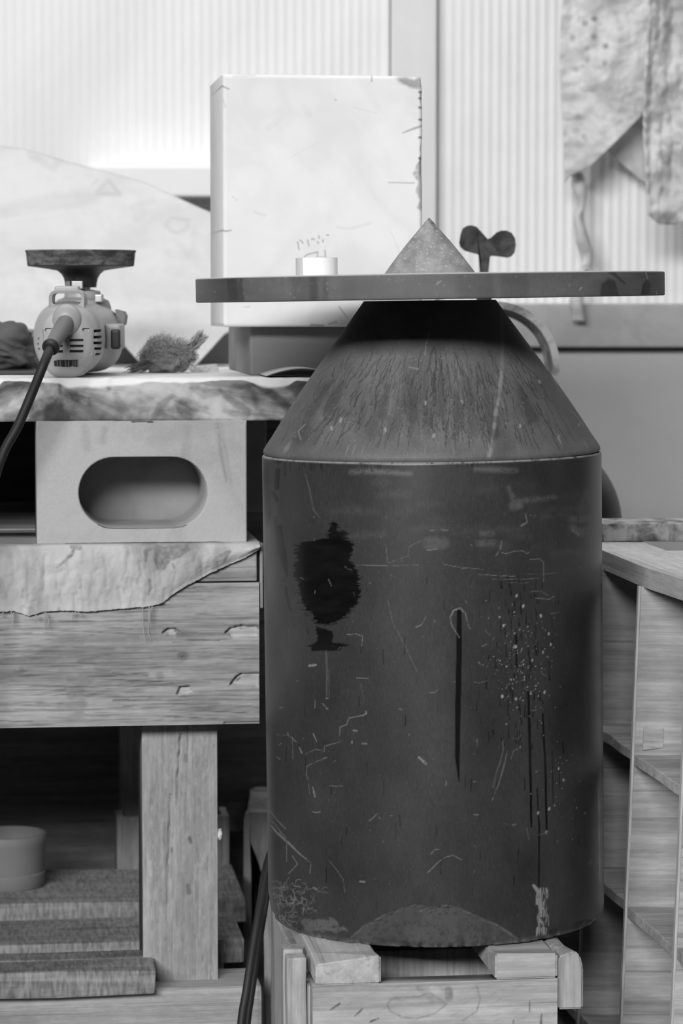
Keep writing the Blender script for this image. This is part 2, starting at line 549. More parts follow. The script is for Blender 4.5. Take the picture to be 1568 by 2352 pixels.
# =================================================================== STONE VESSEL
YC = 2.95
top_c = at(990.5, 1040, YC)
bot_c = at(1001, 2093, YC)
Hc = (top_c - bot_c).length
tilt = math.degrees(math.atan2(top_c.x - bot_c.x, top_c.z - bot_c.z))
CYL = Frame(bot_c.x, YC, 0, 0)
CYL.M = Matrix.Translation(bot_c) @ Matrix.Rotation(R(tilt), 4, 'Y')
CYL.I = CYL.M.inverted()
def depth(P): return P.y * cT - (P.z - CAMZ) * sT
def rad_at(P, half):
    d = depth(P); r = half / F * d
    return r / math.sqrt(1 + (half / F) ** 2)
Rc = (rad_at(top_c, 390.5) + rad_at(bot_c, 384.0)) / 2

# ---- cylinder body
phi = np.concatenate([np.linspace(-100, 100, 680), np.linspace(100, 260, 34)[1:-1]])
phi = np.radians(phi)
zs = np.concatenate([[0, 0.0015, 0.004], np.linspace(0.007, Hc - 0.002, 520), [Hc - 0.0007, Hc]])
rs = np.full(len(zs), Rc); rs[0] = Rc - 0.005; rs[1] = Rc - 0.002; rs[2] = Rc - 0.0006; rs[-2] = Rc - 0.0006; rs[-1] = Rc - 0.0022
PH, ZZ = np.meshgrid(phi, zs, indexing='ij')
RR = np.broadcast_to(rs, PH.shape)
def cylw(rr):
    V = np.stack([rr * np.sin(PH), -rr * np.cos(PH), ZZ], -1).reshape(-1, 3)
    return V
V = cylw(RR)
X, Y = project(towp(CYL, V))
front = (np.abs(PH) < R(96)).ravel()
X = np.where(front, X, -9999)
D = np.zeros(len(V)); G = np.zeros(len(V)); U = np.zeros(len(V))
zA = lambda x, y: (580 + x / 3.733, 1020 + y / 3.733)
zB = lambda x, y: (980 + x / 3.733, 1020 + y / 3.733)
zC = lambda x, y: (580 + x / 3.733, 1540 + y / 3.733)
zD = lambda x, y: (980 + x / 3.733, 1540 + y / 3.733)
zE = lambda x, y: (580 + x / 1.8667, 1980 + y / 1.8667)
P_ = lambda fn, *pts: [fn(*p) for p in pts]
# the big dark smear
fillpoly(D, X, Y, P_(zA, (350, 1120), (375, 1000), (365, 940), (375, 870), (440, 835), (540, 830), (640, 800), (655, 760), (650, 690), (690, 660), (730, 700), (740, 750), (800, 740), (825, 770), (800, 810), (850, 840), (865, 900), (840, 960), (860, 1040), (900, 1080), (915, 1180), (930, 1300), (900, 1370), (850, 1410), (800, 1470), (760, 1510), (640, 1545), (540, 1540), (530, 1500), (500, 1440), (440, 1400), (400, 1290), (390, 1200), (360, 1150)), 0.96, 7, 1.5, 0.08, 0.45, 3, 1.6)
fillpoly(D, X, Y, P_(zA, (540, 1560), (600, 1580), (680, 1600), (690, 1660), (680, 1700), (760, 1710), (850, 1725), (750, 1740), (755, 1770), (500, 1775), (510, 1740), (460, 1735), (530, 1705), (560, 1690), (545, 1620)), 0.9, 4, 1, 0.1, 0.5, 4, 1.2)
D = np.clip(D * (0.84 + 0.28 * fbm(X * 0.02, Y * 0.07, 33)), 0, 1)
for k in range(60):                                  # bristle marks around the smear
    a = rnd.uniform(0, 6.28)
    cx_, cy_ = 752 + 72 * math.cos(a), 1340 + 95 * math.sin(a)
    l = rnd.uniform(6, 16)
    stroke(D, X, Y, [(cx_ - l * 0.4, cy_ + 1), (cx_ + l * 0.6, cy_ - rnd.uniform(-2, 3))], [1.6, 0.6], 0.6)
# mid-tone brush patches near the left edge
for pts, w, v in ((P_(zA, (215, 230), (205, 370)), 11, 0.55), (P_(zA, (175, 420), (205, 480)), 9, 0.5), (P_(zA, (150, 590), (135, 890)), 8, 0.5),
                  (P_(zA, (185, 640), (190, 740), (205, 980)), 12, 0.55), (P_(zA, (225, 720), (250, 900), (275, 1020), (295, 1140)), [14, 16, 13, 3], 0.62),
                  (P_(zA, (270, 1150), (290, 1280), (320, 1420)), [2, 6, 4], 0.45), (P_(zA, (160, 145), (235, 150)), 8, 0.5), (P_(zA, (280, 150), (280, 260)), 8, 0.45)):
    stroke(D, X, Y, pts, w, v, 2.0)
for k in range(70):                                  # short dark ticks under the joint
    x = rnd.uniform(625, 1100)
    stroke(D, X, Y, [(x, 1056), (x + rnd.uniform(-1, 1), 1056 + rnd.uniform(5, 26) * (1.4 if 725 < x < 745 else 1))], [rnd.uniform(2, 6), 1], rnd.uniform(0.25, 0.6), 1.5)
# drips
stroke(D, X, Y, [(1054, 1402), (1054, 1500), (1051, 1640), (1050, 1740), (1054, 1795)], [10, 12, 12, 10, 2], 0.92, 1.4)
stroke(D, X, Y, [(1213, 1590), (1216, 1700), (1220, 1899)], [4, 6, 4], 0.9)
stroke(D, X, Y, [(1246, 1640), (1252, 1760), (1255, 1904)], [3, 5, 4], 0.9)
stroke(D, X, Y, [(1233, 1810), (1238, 1900), (1237, 2035)], [2, 3.5, 3], 0.85)
stroke(D, X, Y, [(1374, 1788), (1375, 1850), (1377, 2028)], [1, 3.5, 2], 0.8)
stroke(D, X, Y, [(1268, 1725), (1270, 1842)], 2, 0.7)
stroke(D, X, Y, [(1184, 1460), (1186, 1530)], 4, 0.85)
for k in range(130):
    x = rnd.gauss(1195, 42); y = rnd.uniform(1320, 1720); l = rnd.uniform(8, 30)
    stroke(D, X, Y, [(x, y), (x + rnd.uniform(-2, 4), y + l)], [1, rnd.uniform(1.5, 3.5), ][:2], rnd.uniform(0.4, 0.85))
for k in range(46):
    x = rnd.uniform(630, 1340); y = rnd.uniform(1280, 2080)
    stroke(D, X, Y, [(x, y), (x + rnd.uniform(-1, 1), y + rnd.uniform(10, 42))], rnd.uniform(0.8, 2.0), rnd.uniform(0.3, 0.8))
# light spatter
GD = np.zeros(len(V))
for k in range(210):
    x = rnd.gauss(1196, 34); y = rnd.gauss(1525, 62)
    stroke(GD, X, Y, [(x, y)], rnd.choice([0.6, 0.8, 1.0, 1.4, 1.9, 2.8]), rnd.uniform(0.35, 0.9), 0.9)
for k in range(34):
    x = rnd.gauss(1290, 26); y = rnd.gauss(1790, 60)
    stroke(GD, X, Y, [(x, y)], rnd.choice([0.8, 1.2, 2, 3]), rnd.uniform(0.35, 0.7), 0.9)
for x, y in P_(zD, (1010, 185), (890, 188), (645, 220), (1170, 940), (1130, 840), (1025, 1385), (1050, 1185), (955, 1220), (800, 655), (765, 245)) + P_(zB, (770, 1300), (828, 1387), (975, 1470), (1045, 1625), (657, 1555), (1062, 1715), (995, 1785), (760, 1735), (905, 1850)):
    stroke(G, X, Y, [(x, y - 1), (x + rnd.uniform(-1, 1), y + 2)], rnd.uniform(2.5, 5), 0.75, 1.2)
# scratches (drawn)
SCR = [
 (P_(zB, (280, 1660), (215, 1560), (198, 1490), (230, 1425), (285, 1408), (330, 1450), (355, 1560), (375, 1585)), [2, 2.5, 3, 5, 6, 3, 3, 3], 0.6),
 (P_(zB, (640, 930), (680, 940), (760, 915), (820, 915), (860, 940), (880, 925)), 2.2, 0.5), (P_(zB, (885, 990), (965, 982), (1000, 1015), (1000, 1180)), 2.2, 0.45),
 (P_(zB, (140, 1030), (300, 1062), (480, 1072)), 1.6, 0.4), (P_(zB, (445, 1118), (760, 1135)), 2.2, 0.5), (P_(zB, (560, 1160), (870, 1157), (960, 1150)), 1.8, 0.4),
 (P_(zB, (900, 1265), (975, 1262), (1040, 1300)), 2, 0.45), (P_(zB, (930, 1320), (1050, 1330), (1090, 1305)), 3, 0.55), (P_(zB, (850, 1120), (1120, 1105)), 1.3, 0.3),
 (P_(zB, (640, 830), (630, 900), (590, 960)), [3, 7, 2], 0.45), (P_(zB, (810, 700), (860, 670), (845, 600)), [8, 5, 3], 0.5), (P_(zB, (880, 610), (940, 620)), 1.6, 0.4),
 (P_(zB, (30, 745), (80, 735)), 3, 0.4), (P_(zB, (125, 735), (180, 742)), 3, 0.45), (P_(zB, (0, 912), (85, 900)), 3, 0.5), (P_(zB, (700, 1190), (870, 1190)), 2, 0.3),
 (P_(zB, (1250, 740), (1300, 775)), [6, 8], 0.5), (P_(zB, (1060, 1455), (1130, 1445)), 4, 0.35), (P_(zB, (470, 1735), (510, 1718)), 4, 0.35), (P_(zB, (500, 1595), (540, 1640)), 2, 0.3),
 (P_(zC, (970, 350), (975, 370), (945, 385), (825, 408), (805, 465), (750, 485), (748, 555)), [4, 4, 3, 2, 2, 2, 1.5], 0.6),
 (P_(zC, (755, 610), (615, 650), (615, 695)), 1.8, 0.55), (P_(zC, (635, 745), (560, 775), (465, 820), (458, 890), (475, 935)), [4, 2, 2, 1.5, 1], 0.5),
 (P_(zC, (455, 715), (540, 675), (600, 690)), 1.6, 0.45), (P_(zC, (515, 1210), (545, 1220), (580, 1212)), 2.4, 0.7), (P_(zC, (660, 985), (710, 992), (770, 990)), 1.8, 0.45),
 (P_(zC, (515, 1000), (532, 1080)), [3, 6], 0.75), (P_(zC, (520, 545), (550, 612)), [4, 2], 0.65), (P_(zC, (400, 660), (420, 705)), [3, 6], 0.6), (P_(zC, (535, 255), (533, 320)), 4, 0.4),
 (P_(zC, (600, 285), (640, 330)), [3, 6], 0.5), (P_(zC, (480, 975), (490, 1060)), 1.4, 0.4), (P_(zC, (300, 535), (310, 565)), 4, 0.5), (P_(zC, (330, 570), (370, 610)), 5, 0.35),
 (P_(zC, (1425, 745), (1485, 800)), [7, 9], 0.65), (P_(zC, (865, 515), (895, 518)), 6, 0.6), (P_(zC, (850, 605), (852, 625)), 5, 0.6), (P_(zC, (940, 625), (975, 630)), 7, 0.3),
 (P_(zC, (890, 65), (990, 68)), 2, 0.45), (P_(zC, (925, 115), (960, 280)), 1.2, 0.25), (P_(zC, (635, 0), (635, 235)), 5, 0.22), (P_(zC, (655, 0), (655, 240)), 2, 0.22), (P_(zC, (628, 235), (640, 240)), 4, 0.7),
 (P_(zC, (205, 745), (235, 760)), 2.4, 0.5), (P_(zC, (230, 320), (255, 318)), 2.4, 0.5), (P_(zC, (340, 590), (345, 760)), 1.5, 0.35), (P_(zC, (210, 550), (300, 555)), 1.4, 0.3),
 (P_(zC, (160, 1330), (210, 1395), (300, 1470), (400, 1570), (500, 1650), (490, 1740)), [4, 8, 9, 6, 3, 2], 0.5), (P_(zC, (130, 1180), (215, 1290), (280, 1355)), [2, 3, 6], 0.4),
 (P_(zC, (165, 1290), (290, 1440)), 3, 0.35), (P_(zC, (290, 1480), (292, 1640)), 3, 0.35), (P_(zC, (340, 1590), (385, 1660), (310, 1740)), 4, 0.4), (P_(zC, (660, 1635), (720, 1710), (775, 1790), (790, 1900)), 2, 0.3),
 (P_(zC, (1000, 1290), (1075, 1225)), [6, 3], 0.25), (P_(zC, (920, 1810), (965, 1812)), 6, 0.5), (P_(zC, (520, 1860), (545, 1880)), 5, 0.5),
 (P_(zD, (10, 1730), (95, 1645), (160, 1600), (225, 1585), (300, 1625)), [4, 3, 2, 3, 2], 0.45), (P_(zD, (35, 1570), (70, 1535), (105, 1535)), [4, 2, 1], 0.4),
 (P_(zD, (650, 600), (655, 680), (625, 800), (600, 860)), [5, 3, 5, 4], 0.28), (P_(zD, (690, 690), (660, 820), (620, 960), (560, 1110)), [3, 7, 5, 4], 0.3), (P_(zD, (600, 860), (570, 1000)), 9, 0.12),
 (P_(zD, (720, 760), (745, 685), (785, 670)), 1.6, 0.4), (P_(zD, (740, 580), (780, 590), (805, 555)), 2, 0.3), (P_(zD, (405, 100), (450, 108), (520, 85)), 2, 0.35), (P_(zD, (20, 185), (65, 190), (95, 165)), 2.4, 0.35),
 (P_(zD, (430, 590), (430, 650)), 3, 0.4), (P_(zD, (735, 1325), (765, 1318)), 5, 0.35), (P_(zD, (405, 1237), (440, 1237)), 5, 0.3), (P_(zD, (400, 955), (420, 955)), 3, 0.5), (P_(zD, (160, 985), (168, 955)), 2.5, 0.4),
 (P_(zD, (855, 1350), (875, 1450)), 2.5, 0.3), (P_(zD, (960, 1410), (1030, 1385)), 2, 0.3), (P_(zD, (1390, 1660), (1410, 1630)), 6, 0.25),
 (P_(zA, (790, 1050), (820, 1075), (860, 1080)), 2.4, 0.4), (P_(zA, (810, 1633), (890, 1628), (945, 1650), (935, 1730)), 2, 0.5), (P_(zA, (1480, 1490), (1450, 1550), (1400, 1570)), [1.5, 2, 5], 0.45),
 (P_(zA, (485, 1900), (540, 1895)), 8, 0.75), (P_(zA, (880, 1040), (1130, 1042), (1420, 1040)), 1.8, 0.4), (P_(zA, (430, 180), (490, 400), (520, 560), (575, 630)), [2, 6, 6, 2], 0.18), (P_(zA, (1160, 1340), (1200, 1530), (1300, 1720), (1410, 1950)), 2, 0.22),
 (P_(zA, (630, 1780), (640, 2016)), 6, 0.18), (P_(zA, (650, 1160), (675, 1215)), 3, 0.4), (P_(zA, (1140, 860), (1160, 1020), (1330, 960), (1345, 880), (1440, 830)), 1.6, 0.28)]
for pts, w, v in SCR:
    w = [q * 0.55 for q in w] if isinstance(w, (list, tuple)) else w * 0.55
    stroke(G, X, Y, pts, w, v * 0.58, 1.0)
for k in range(60):                                  # small nicks everywhere
    x = rnd.uniform(620, 1375); y = rnd.uniform(1180, 2120); a = rnd.uniform(0, 3.14); l = rnd.uniform(1, 9)
    stroke(G, X, Y, [(x, y), (x + l * math.cos(a), y + l * math.sin(a))], [rnd.uniform(0.5, 2.4), 0.4], rnd.uniform(0.08, 0.32))
for k in range(120):                                 # scuffed lower left corner: curling chips
    x = 620 + abs(rnd.gauss(0, 55)); y = rnd.uniform(2030, 2125)
    if x > 770: continue
    pts = []; a = rnd.uniform(0, 6.28)
    for q in range(6):
        pts.append((x, y)); x += 4.5 * math.cos(a); y += 4.5 * math.sin(a); a += rnd.uniform(-1.1, 1.1)
    stroke(G, X, Y, pts, rnd.uniform(0.6, 1.8), rnd.uniform(0.08, 0.4))
for k in range(60):                                  # white scrape at the lower right
    x = rnd.gauss(1240, 5 + 8 * rnd.random()); y = rnd.uniform(2040, 2135)
    x += (y - 2040) * 0.06
    stroke(G, X, Y, [(x, y), (x + rnd.uniform(-2, 3), y + rnd.uniform(8, 26))], rnd.uniform(1.2, 3.5), rnd.uniform(0.25, 0.65))
stroke(G, X, Y, [(1225, 2034), (1238, 2050), (1244, 2110)], [6, 10, 3], 0.55)
# horizontal hand smears in the dusty upper part
for k in range(22):
    x = rnd.uniform(800, 1330); y = rnd.uniform(1075, 1270); l = rnd.uniform(30, 110)
    stroke(G, X, Y, [(x - l / 2, y + 2), (x, y - 2), (x + l / 2, y + rnd.uniform(-3, 3))], [2, rnd.uniform(5, 14), 2], rnd.uniform(0.02, 0.06), 14)
for pts, w, v in ((P_(zB, (1240, 640), (1280, 650), (1380, 630)), 12, 0.16), (P_(zB, (1255, 720), (1300, 760), (1400, 740)), 14, 0.2), (P_(zB, (1330, 560), (1380, 420)), 16, 0.12), (P_(zB, (740, 530), (790, 520)), 14, 0.3), (P_(zB, (760, 490), (880, 480), (1100, 455)), [6, 6, 2], 0.25), (P_(zB, (700, 370), (750, 490)), [3, 8], 0.25), (P_(zB, (470, 765), (560, 765)), 9, 0.2), (P_(zB, (450, 850), (570, 850)), 11, 0.2), (P_(zB, (20, 850), (140, 850)), 24, 0.14), (P_(zB, (415, 215), (560, 218), (760, 228)), [3, 7, 4], 0.3), (P_(zA, (845, 240), (1000, 232), (1350, 255)), [4, 7, 3], 0.3)):
    stroke(G, X, Y, pts, w, v * 0.6, 9)
# a broad shell-shaped chip low on the front
chip = P_(zE, (425, 322), (480, 275), (560, 235), (640, 200), (700, 188), (770, 200), (830, 190), (880, 200), (960, 238), (1040, 268), (1100, 305), (1135, 330), (1120, 380), (440, 380))
cm = np.zeros(len(V)); fillpoly(cm, X, Y, chip, 1.0, 2, 2, 0.1, 0.1, 8, 2.0)
stroke(G, X, Y, chip[:12], [2, 4, 5, 5, 5, 5, 5, 5, 5, 4, 4, 2], 0.22, 2.5)
G[:] = np.maximum(G, cm * 0.07 * (0.6 + 0.8 * vnoise(X * 0.05, Y * 0.02, 5)))
cm2 = np.zeros(len(V)); fillpoly(cm2, X, Y, [(690, 2115), (760, 2108), (800, 2140), (700, 2140)], 1.0, 5, 5, 0.1, 0.1, 9, 2.0)
G[:] = np.maximum(G, cm2 * 0.16)
zf = V[:, 2]
G = np.maximum(G, (1 - sstep(0.0, 0.006, zf)) * 0.45 * (0.2 + 1.2 * vnoise(X * 0.12, Y * 0.1, 31)))
G = np.maximum(G, sstep(Hc - 0.0022, Hc - 0.0008, zf) * 0.75 * sstep(0.1, 0.6, vnoise(X * 0.15, Y * 0.15, 21) + 0.35))
# an even, thin, patchy film of stone dust
U = np.clip(0.11 * (0.35 + 1.3 * fbm(PH.ravel() * Rc * 22, ZZ.ravel() * 14, 41)), 0, 1)
G = np.maximum(G * sstep(0.12, 0.62, vnoise(X * 0.33, Y * 0.33, 90) * 0.5 + vnoise(X * 0.11, Y * 0.11, 91) * 0.5 + 0.08), GD)
# relief: rim chips and the shell-shaped chip
rim = (1 - sstep(0.0, 0.012, zf)) * sstep(0.6, 0.85, vnoise(X * 0.09, Y * 0.05, 3)) * 0.0025
cut = cm * 0.0022 + rim + (1 - sstep(0, 0.03, zf)) * (1 - sstep(620, 700, X)) * 0.003 * front
rr = RR.reshape(-1) - cut
V = np.stack([rr * np.sin(PH.ravel()), -rr * np.cos(PH.ravel()), ZZ.ravel()], -1)
nu, nv = len(phi), len(zs)
Fq = grid_np(nu, nv)
jj = np.arange(nv - 1)
wrap = np.stack([(nu - 1) * nv + jj, jj, jj + 1, (nu - 1) * nv + jj + 1], -1)
Fq = np.vstack([Fq, wrap])
cb, ct = len(V), len(V) + 1
V2 = np.vstack([V, [[0, 0, 0]], [[0, 0, Hc]]])
wearc = np.stack([np.append(D, [0, 0]), np.append(G, [0, 0]), np.append(U, [0, 0])], -1)
ii = np.arange(nu); i2 = (ii + 1) % nu
tri = [[int(i2[k] * nv), int(ii[k] * nv), cb] for k in range(nu)] + [[int(ii[k] * nv + nv - 1), int(i2[k] * nv + nv - 1), ct] for k in range(nu)]
body = mk('stone_cylinder', (V2, Fq), M_cyl, None, CYL, (0, 0, 0), True, wearc,
          'large upright black stone cylinder with scratches and a dark smear, on pine blocks', 'sculpture')
# close the two ends as a part of the same mesh
bmz = bmesh.new(); bmz.from_mesh(body.data); bmz.verts.ensure_lookup_table()
for t3 in tri:
    try: bmz.faces.new([bmz.verts[q] for q in t3])
    except ValueError: pass
bmz.to_mesh(body.data); bmz.free()

# ---- conical shoulder
ctop = at(986.5, 690, YC)
Rt = rad_at(ctop, 151.5)
hk = (CYL.I @ ctop).z - Hc
prof = [(Rc - 0.004, 0.0), (Rc - 0.0012, 0.0022), (Rc - 0.0016, 0.0055), (Rc - 0.005, 0.011), (Rc - 0.0105, 0.019)]
r0, z0 = prof[-1]
for k in range(1, 150):
    f = k / 149
    prof.append((r0 + (Rt - r0) * f + 0.0035 * math.sin(math.pi * f) * (1 - f), z0 + (hk - z0) * f))
prof = np.array(prof)
phc = np.radians(np.concatenate([np.linspace(-100, 100, 560), np.linspace(100, 260, 34)[1:-1]]))
PHc, PI_ = np.meshgrid(phc, np.arange(len(prof)), indexing='ij')
rr = prof[PI_, 0]; zz = prof[PI_, 1] + Hc
V = np.stack([rr * np.sin(PHc), -rr * np.cos(PHc), zz], -1).reshape(-1, 3)
offx = (CYL.I @ ctop).x
V[:, 0] += offx * (V[:, 2] - Hc) / hk
X, Y = project(towp(CYL, V)); frontc = (np.abs(PHc) < R(96)).ravel(); X = np.where(frontc, X, -9999)
D = np.zeros(len(V)); G = np.zeros(len(V)); U = np.zeros(len(V))
apx, apy = 988, 470
for k in range(620):                                 # fine dark cracks running up the slope
    y0 = rnd.uniform(850, 1030); x0 = rnd.uniform(640, 1340)
    if rnd.random() < 0.35: x0 = rnd.gauss(1020, 90)
    pts = []; x, y = x0, y0
    a = math.atan2(y - apy, x - apx) + rnd.uniform(-0.15, 0.25)
    n = rnd.randint(3, 7)
    for q in range(n):
        pts.append((x, y)); a2 = a + rnd.uniform(-0.3, 0.3); x -= 11 * math.cos(a2); y -= 11 * math.sin(a2)
    w = rnd.uniform(0.5, 1.7)
    stroke(D, X, Y, pts, [w + 1] + [w] * (n - 2) + [0.6], rnd.uniform(0.18, 0.65))
for k in range(26):
    x = rnd.uniform(650, 1250); y = rnd.uniform(930, 1020); a = math.atan2(y - apy, x - apx)
    stroke(D, X, Y, [(x, y), (x - 70 * math.cos(a), y - 70 * math.sin(a))], [20, 6], rnd.uniform(0.15, 0.4), 10)
for k in range(420):
    x = rnd.uniform(620, 1370); y = rnd.uniform(800, 1040)
    stroke(G, X, Y, [(x, y)], rnd.uniform(0.8, 2.4), rnd.uniform(0.15, 0.5))
for x, y in ((1238, 875), (1283, 1001), (1194, 975), (1330, 972), (1195, 976), (977, 923), (884, 984), (783, 962), (996, 998), (760, 980), (1060, 920)):
    stroke(G, X, Y, [(x, y), (x + rnd.uniform(-2, 3), y + rnd.uniform(3, 9))], rnd.uniform(3, 5), 0.6)
vein = [(1152, 715), (1154, 800), (1152, 850), (1147, 905), (1139, 940), (1134, 985), (1127, 1030), (1121, 1048)]
stroke(G, X, Y, vein, [3, 6, 8, 7, 6, 4, 4, 4], 0.22, 3)
for k in range(20):
    i = rnd.randint(0, len(vein) - 2); t = rnd.random()
    x = vein[i][0] + (vein[i + 1][0] - vein[i][0]) * t; y = vein[i][1] + (vein[i + 1][1] - vein[i][1]) * t
    if y > 810: stroke(G, X, Y, [(x, y), (x - 1, y + rnd.uniform(4, 14))], rnd.uniform(5, 9), rnd.uniform(0.25, 0.5), 1.5)
for pts in ([(985, 765), (978, 790), (976, 815)], [(940, 843), (962, 848)], [(690, 1010), (685, 990), (700, 975)], [(655, 1030), (662, 1025), (660, 1038)]):
    stroke(G, X, Y, pts, 2.5, 0.4)
U = np.clip(0.50 + 0.6 * (fbm(X * 0.02, Y * 0.02, 60) - 0.5), 0, 1)
U = np.where(frontc, U, 0.4)
nu, nv = len(phc), len(prof)
Fq = grid_np(nu, nv); jj = np.arange(nv - 1)
Fq = np.vstack([Fq, np.stack([(nu - 1) * nv + jj, jj, jj + 1, (nu - 1) * nv + jj + 1], -1)])
mk('stone_cone_shoulder', (V, Fq), M_cone, None, CYL, (0, 0, Hc), True, np.stack([D, G, U], -1),
   'dark truncated stone cone with streaked sides, sitting on the black stone cylinder', 'sculpture')

# ---- disc
dl, dr_ = at(448.5, 668, YC), at(1525, 651, YC)
dc = (dl + dr_) / 2
Rd = rad_at(dc, 538.2)
dt = 0.0248
DISC = Frame(0, 0); DISC.M = Matrix.Translation((dc.x, YC, dc.z - dt / 2)) @ Matrix.Rotation(-math.atan2(dr_.z - dl.z, dr_.x - dl.x), 4, 'Y'); DISC.I = DISC.M.inverted()
pd = [(0.0, 0.0)] + [(Rd * f, 0.0) for f in (0.5, 0.9)] + [(Rd - 0.0012, 0.0), (Rd - 0.0003, 0.0005)] + [(Rd, z) for z in np.linspace(0.0014, dt - 0.0016, 22)] + [(Rd - 0.0004, dt - 0.0006), (Rd - 0.0016, dt), (Rd - 0.006, dt), (Rd * 0.9, dt), (Rd * 0.5, dt), (0.0, dt)]
pd = np.array(pd)
ph = np.radians(np.concatenate([np.linspace(-100, 100, 620), np.linspace(100, 260, 40)[1:-1]]))
PHd, PI_ = np.meshgrid(ph, np.arange(len(pd)), indexing='ij')
rr = np.maximum(pd[PI_, 0], 1e-5); zz = pd[PI_, 1]
V = np.stack([rr * np.sin(PHd), -rr * np.cos(PHd), zz], -1).reshape(-1, 3)
X, Y = project(towp(DISC, V)); fd = (np.abs(PHd) < R(96)).ravel(); X = np.where(fd, X, -9999)
D = np.zeros(len(V)); G = np.zeros(len(V))
fillpoly(D, X, Y, [(448, 630), (556, 632), (560, 700), (448, 700)], 0.5, 2, 1, 0.05, 0.3, 2, 1.5)
stroke(D, X, Y, [(530, 640), (536, 690)], 24, 0.7, 8)
for x, w, v in ((718, 18, 0.55), (744, 10, 0.4), (700, 60, 0.25), (800, 30, 0.2), (1090, 80, 0.3), (1180, 60, 0.25)):
    stroke(D, X, Y, [(x, 620), (x + 3, 690)], w, v, 12)
fillpoly(D, X, Y, [(1375, 690), (1380, 655), (1395, 637), (1412, 645), (1425, 690)], 0.6, 2, 2, 0.1, 0.1, 5, 2)
fillpoly(D, X, Y, [(1472, 678), (1474, 655), (1485, 641), (1494, 652), (1493, 677)], 0.75, 1, 1, 0.1, 0.1, 6, 1)
stroke(D, X, Y, [(1400, 622), (1436, 652)], [10, 3], 0.55, 2); stroke(D, X, Y, [(1507, 668), (1508, 680)], 3, 0.8)
for k in range(60):
    x = rnd.uniform(455, 1515); y = rnd.uniform(632, 685)
    stroke(G, X, Y, [(x, y), (x + rnd.uniform(-3, 3), y + rnd.uniform(-3, 3))], rnd.uniform(0.8, 2), rnd.uniform(0.1, 0.35))
for pts in ([(1003, 652), (1012, 646)], [(1330, 667), (1335, 661)], [(1483, 626), (1487, 640)]):
    stroke(G, X, Y, pts, 2.5, 0.45)
G = np.maximum(G, np.where(V[:, 2] > dt - 0.0011, 0.95, 0))          # a layer of white dust on top
D[V[:, 2] > dt - 0.0011] = 0
U = np.clip(0.35 + 0.7 * (fbm(X * 0.012, Y * 0.03, 70) - 0.5), 0, 1)
nu, nv = len(ph), len(pd); Fq = grid_np(nu, nv); jj = np.arange(nv - 1)
Fq = np.vstack([Fq, np.stack([(nu - 1) * nv + jj, jj, jj + 1, (nu - 1) * nv + jj + 1], -1)])
mk('stone_disc', (V, Fq), M_disc, None, DISC, (0, 0, 0), True, np.stack([D, G, U], -1),
   'wide flat dark grey stone disc with white dust on top, balanced on the stone cone', 'sculpture', sharp=40)

# ---- little cone on the disc
ta = DISC.I @ at(985, 500, YC)
hT = ta.z - dt
pt = [(0.048, 0.0), (0.0484, 0.0006)]
for k in range(1, 90):
    f = k / 89
    pt.append((0.0484 * (1 - f) + 0.0016 * math.sin(math.pi * f) + 0.0016 * math.sqrt(max(0, 1 - f)) * (f > 0.9), hT * f))
pt[-1] = (0.0, hT); pt = np.array(pt)
ph = np.linspace(-math.pi, math.pi, 241)[:-1]
PHd, PI_ = np.meshgrid(ph, np.arange(len(pt)), indexing='ij')
rr = np.maximum(pt[PI_, 0], 2e-5)
V = np.stack([ta.x + rr * np.sin(PHd), -rr * np.cos(PHd), dt + pt[PI_, 1]], -1).reshape(-1, 3)
X, Y = project(towp(DISC, V)); X = np.where((np.abs(PHd) < R(96)).ravel(), X, -9999)
D = np.zeros(len(V)); G = np.zeros(len(V))
for k in range(90):
    y = rnd.uniform(520, 625); x = 985 + rnd.uniform(-1, 1) * (y - 500) * 0.75
    stroke(G, X, Y, [(x, y), (x + rnd.uniform(-4, 4), y + rnd.uniform(-2, 2))], rnd.uniform(1, 2.5), rnd.uniform(0.15, 0.5))
stroke(D, X, Y, [(985, 500), (1000, 525)], [10, 3], 0.7, 3)
U = np.clip(0.45 + 0.8 * (fbm(X * 0.06, Y * 0.06, 80) - 0.5), 0, 1)
nu, nv = len(ph), len(pt); Fq = grid_np(nu, nv); jj = np.arange(nv - 1)
Fq = np.vstack([Fq, np.stack([(nu - 1) * nv + jj, jj, jj + 1, (nu - 1) * nv + jj + 1], -1)])
mk('stone_cone_tip', (V, Fq), M_tip, None, DISC, (ta.x, 0, dt), True, np.stack([D, G, U], -1),
   'small pointed dusty stone cone standing on the wide stone disc', 'sculpture')

# ---- roll of tape at the back of the disc
tp = at(727.5, 611, 3.02); tl = DISC.I @ Vector((tp.x, 3.02, tp.z))
tr = 47.5 / F * 3.02
ztop = (DISC.I @ at(727.5, 592.5, 3.02)).z
tape = thing('tape_roll', 'small white roll of tape lying on the wide stone disc', 'tape roll', DISC, (tl.x, tl.y, dt))
mk('tape', lathe([(tr * 0.62, 0.0), (tr, 0.0), (tr, ztop - dt), (tr * 0.62, ztop - dt), (tr * 0.62, 0.0)], 72, (tl.x, tl.y, dt), False, False), M_tape, tape, smooth=True, sharp=40)
mk('core', lathe([(tr * 0.52, 0.0), (tr * 0.618, 0.0), (tr * 0.618, ztop - dt + 0.0004), (tr * 0.52, ztop - dt + 0.0004), (tr * 0.52, 0.0)], 48, (tl.x, tl.y, dt), False, False), M_sand, tape, smooth=True, sharp=40)
fl = [Vector((tl.x + (tr + 0.0004) * math.sin(a), tl.y - (tr + 0.0004) * math.cos(a), 0)) for a in np.linspace(R(-95), R(-42), 12)]
bm = bmesh.new()
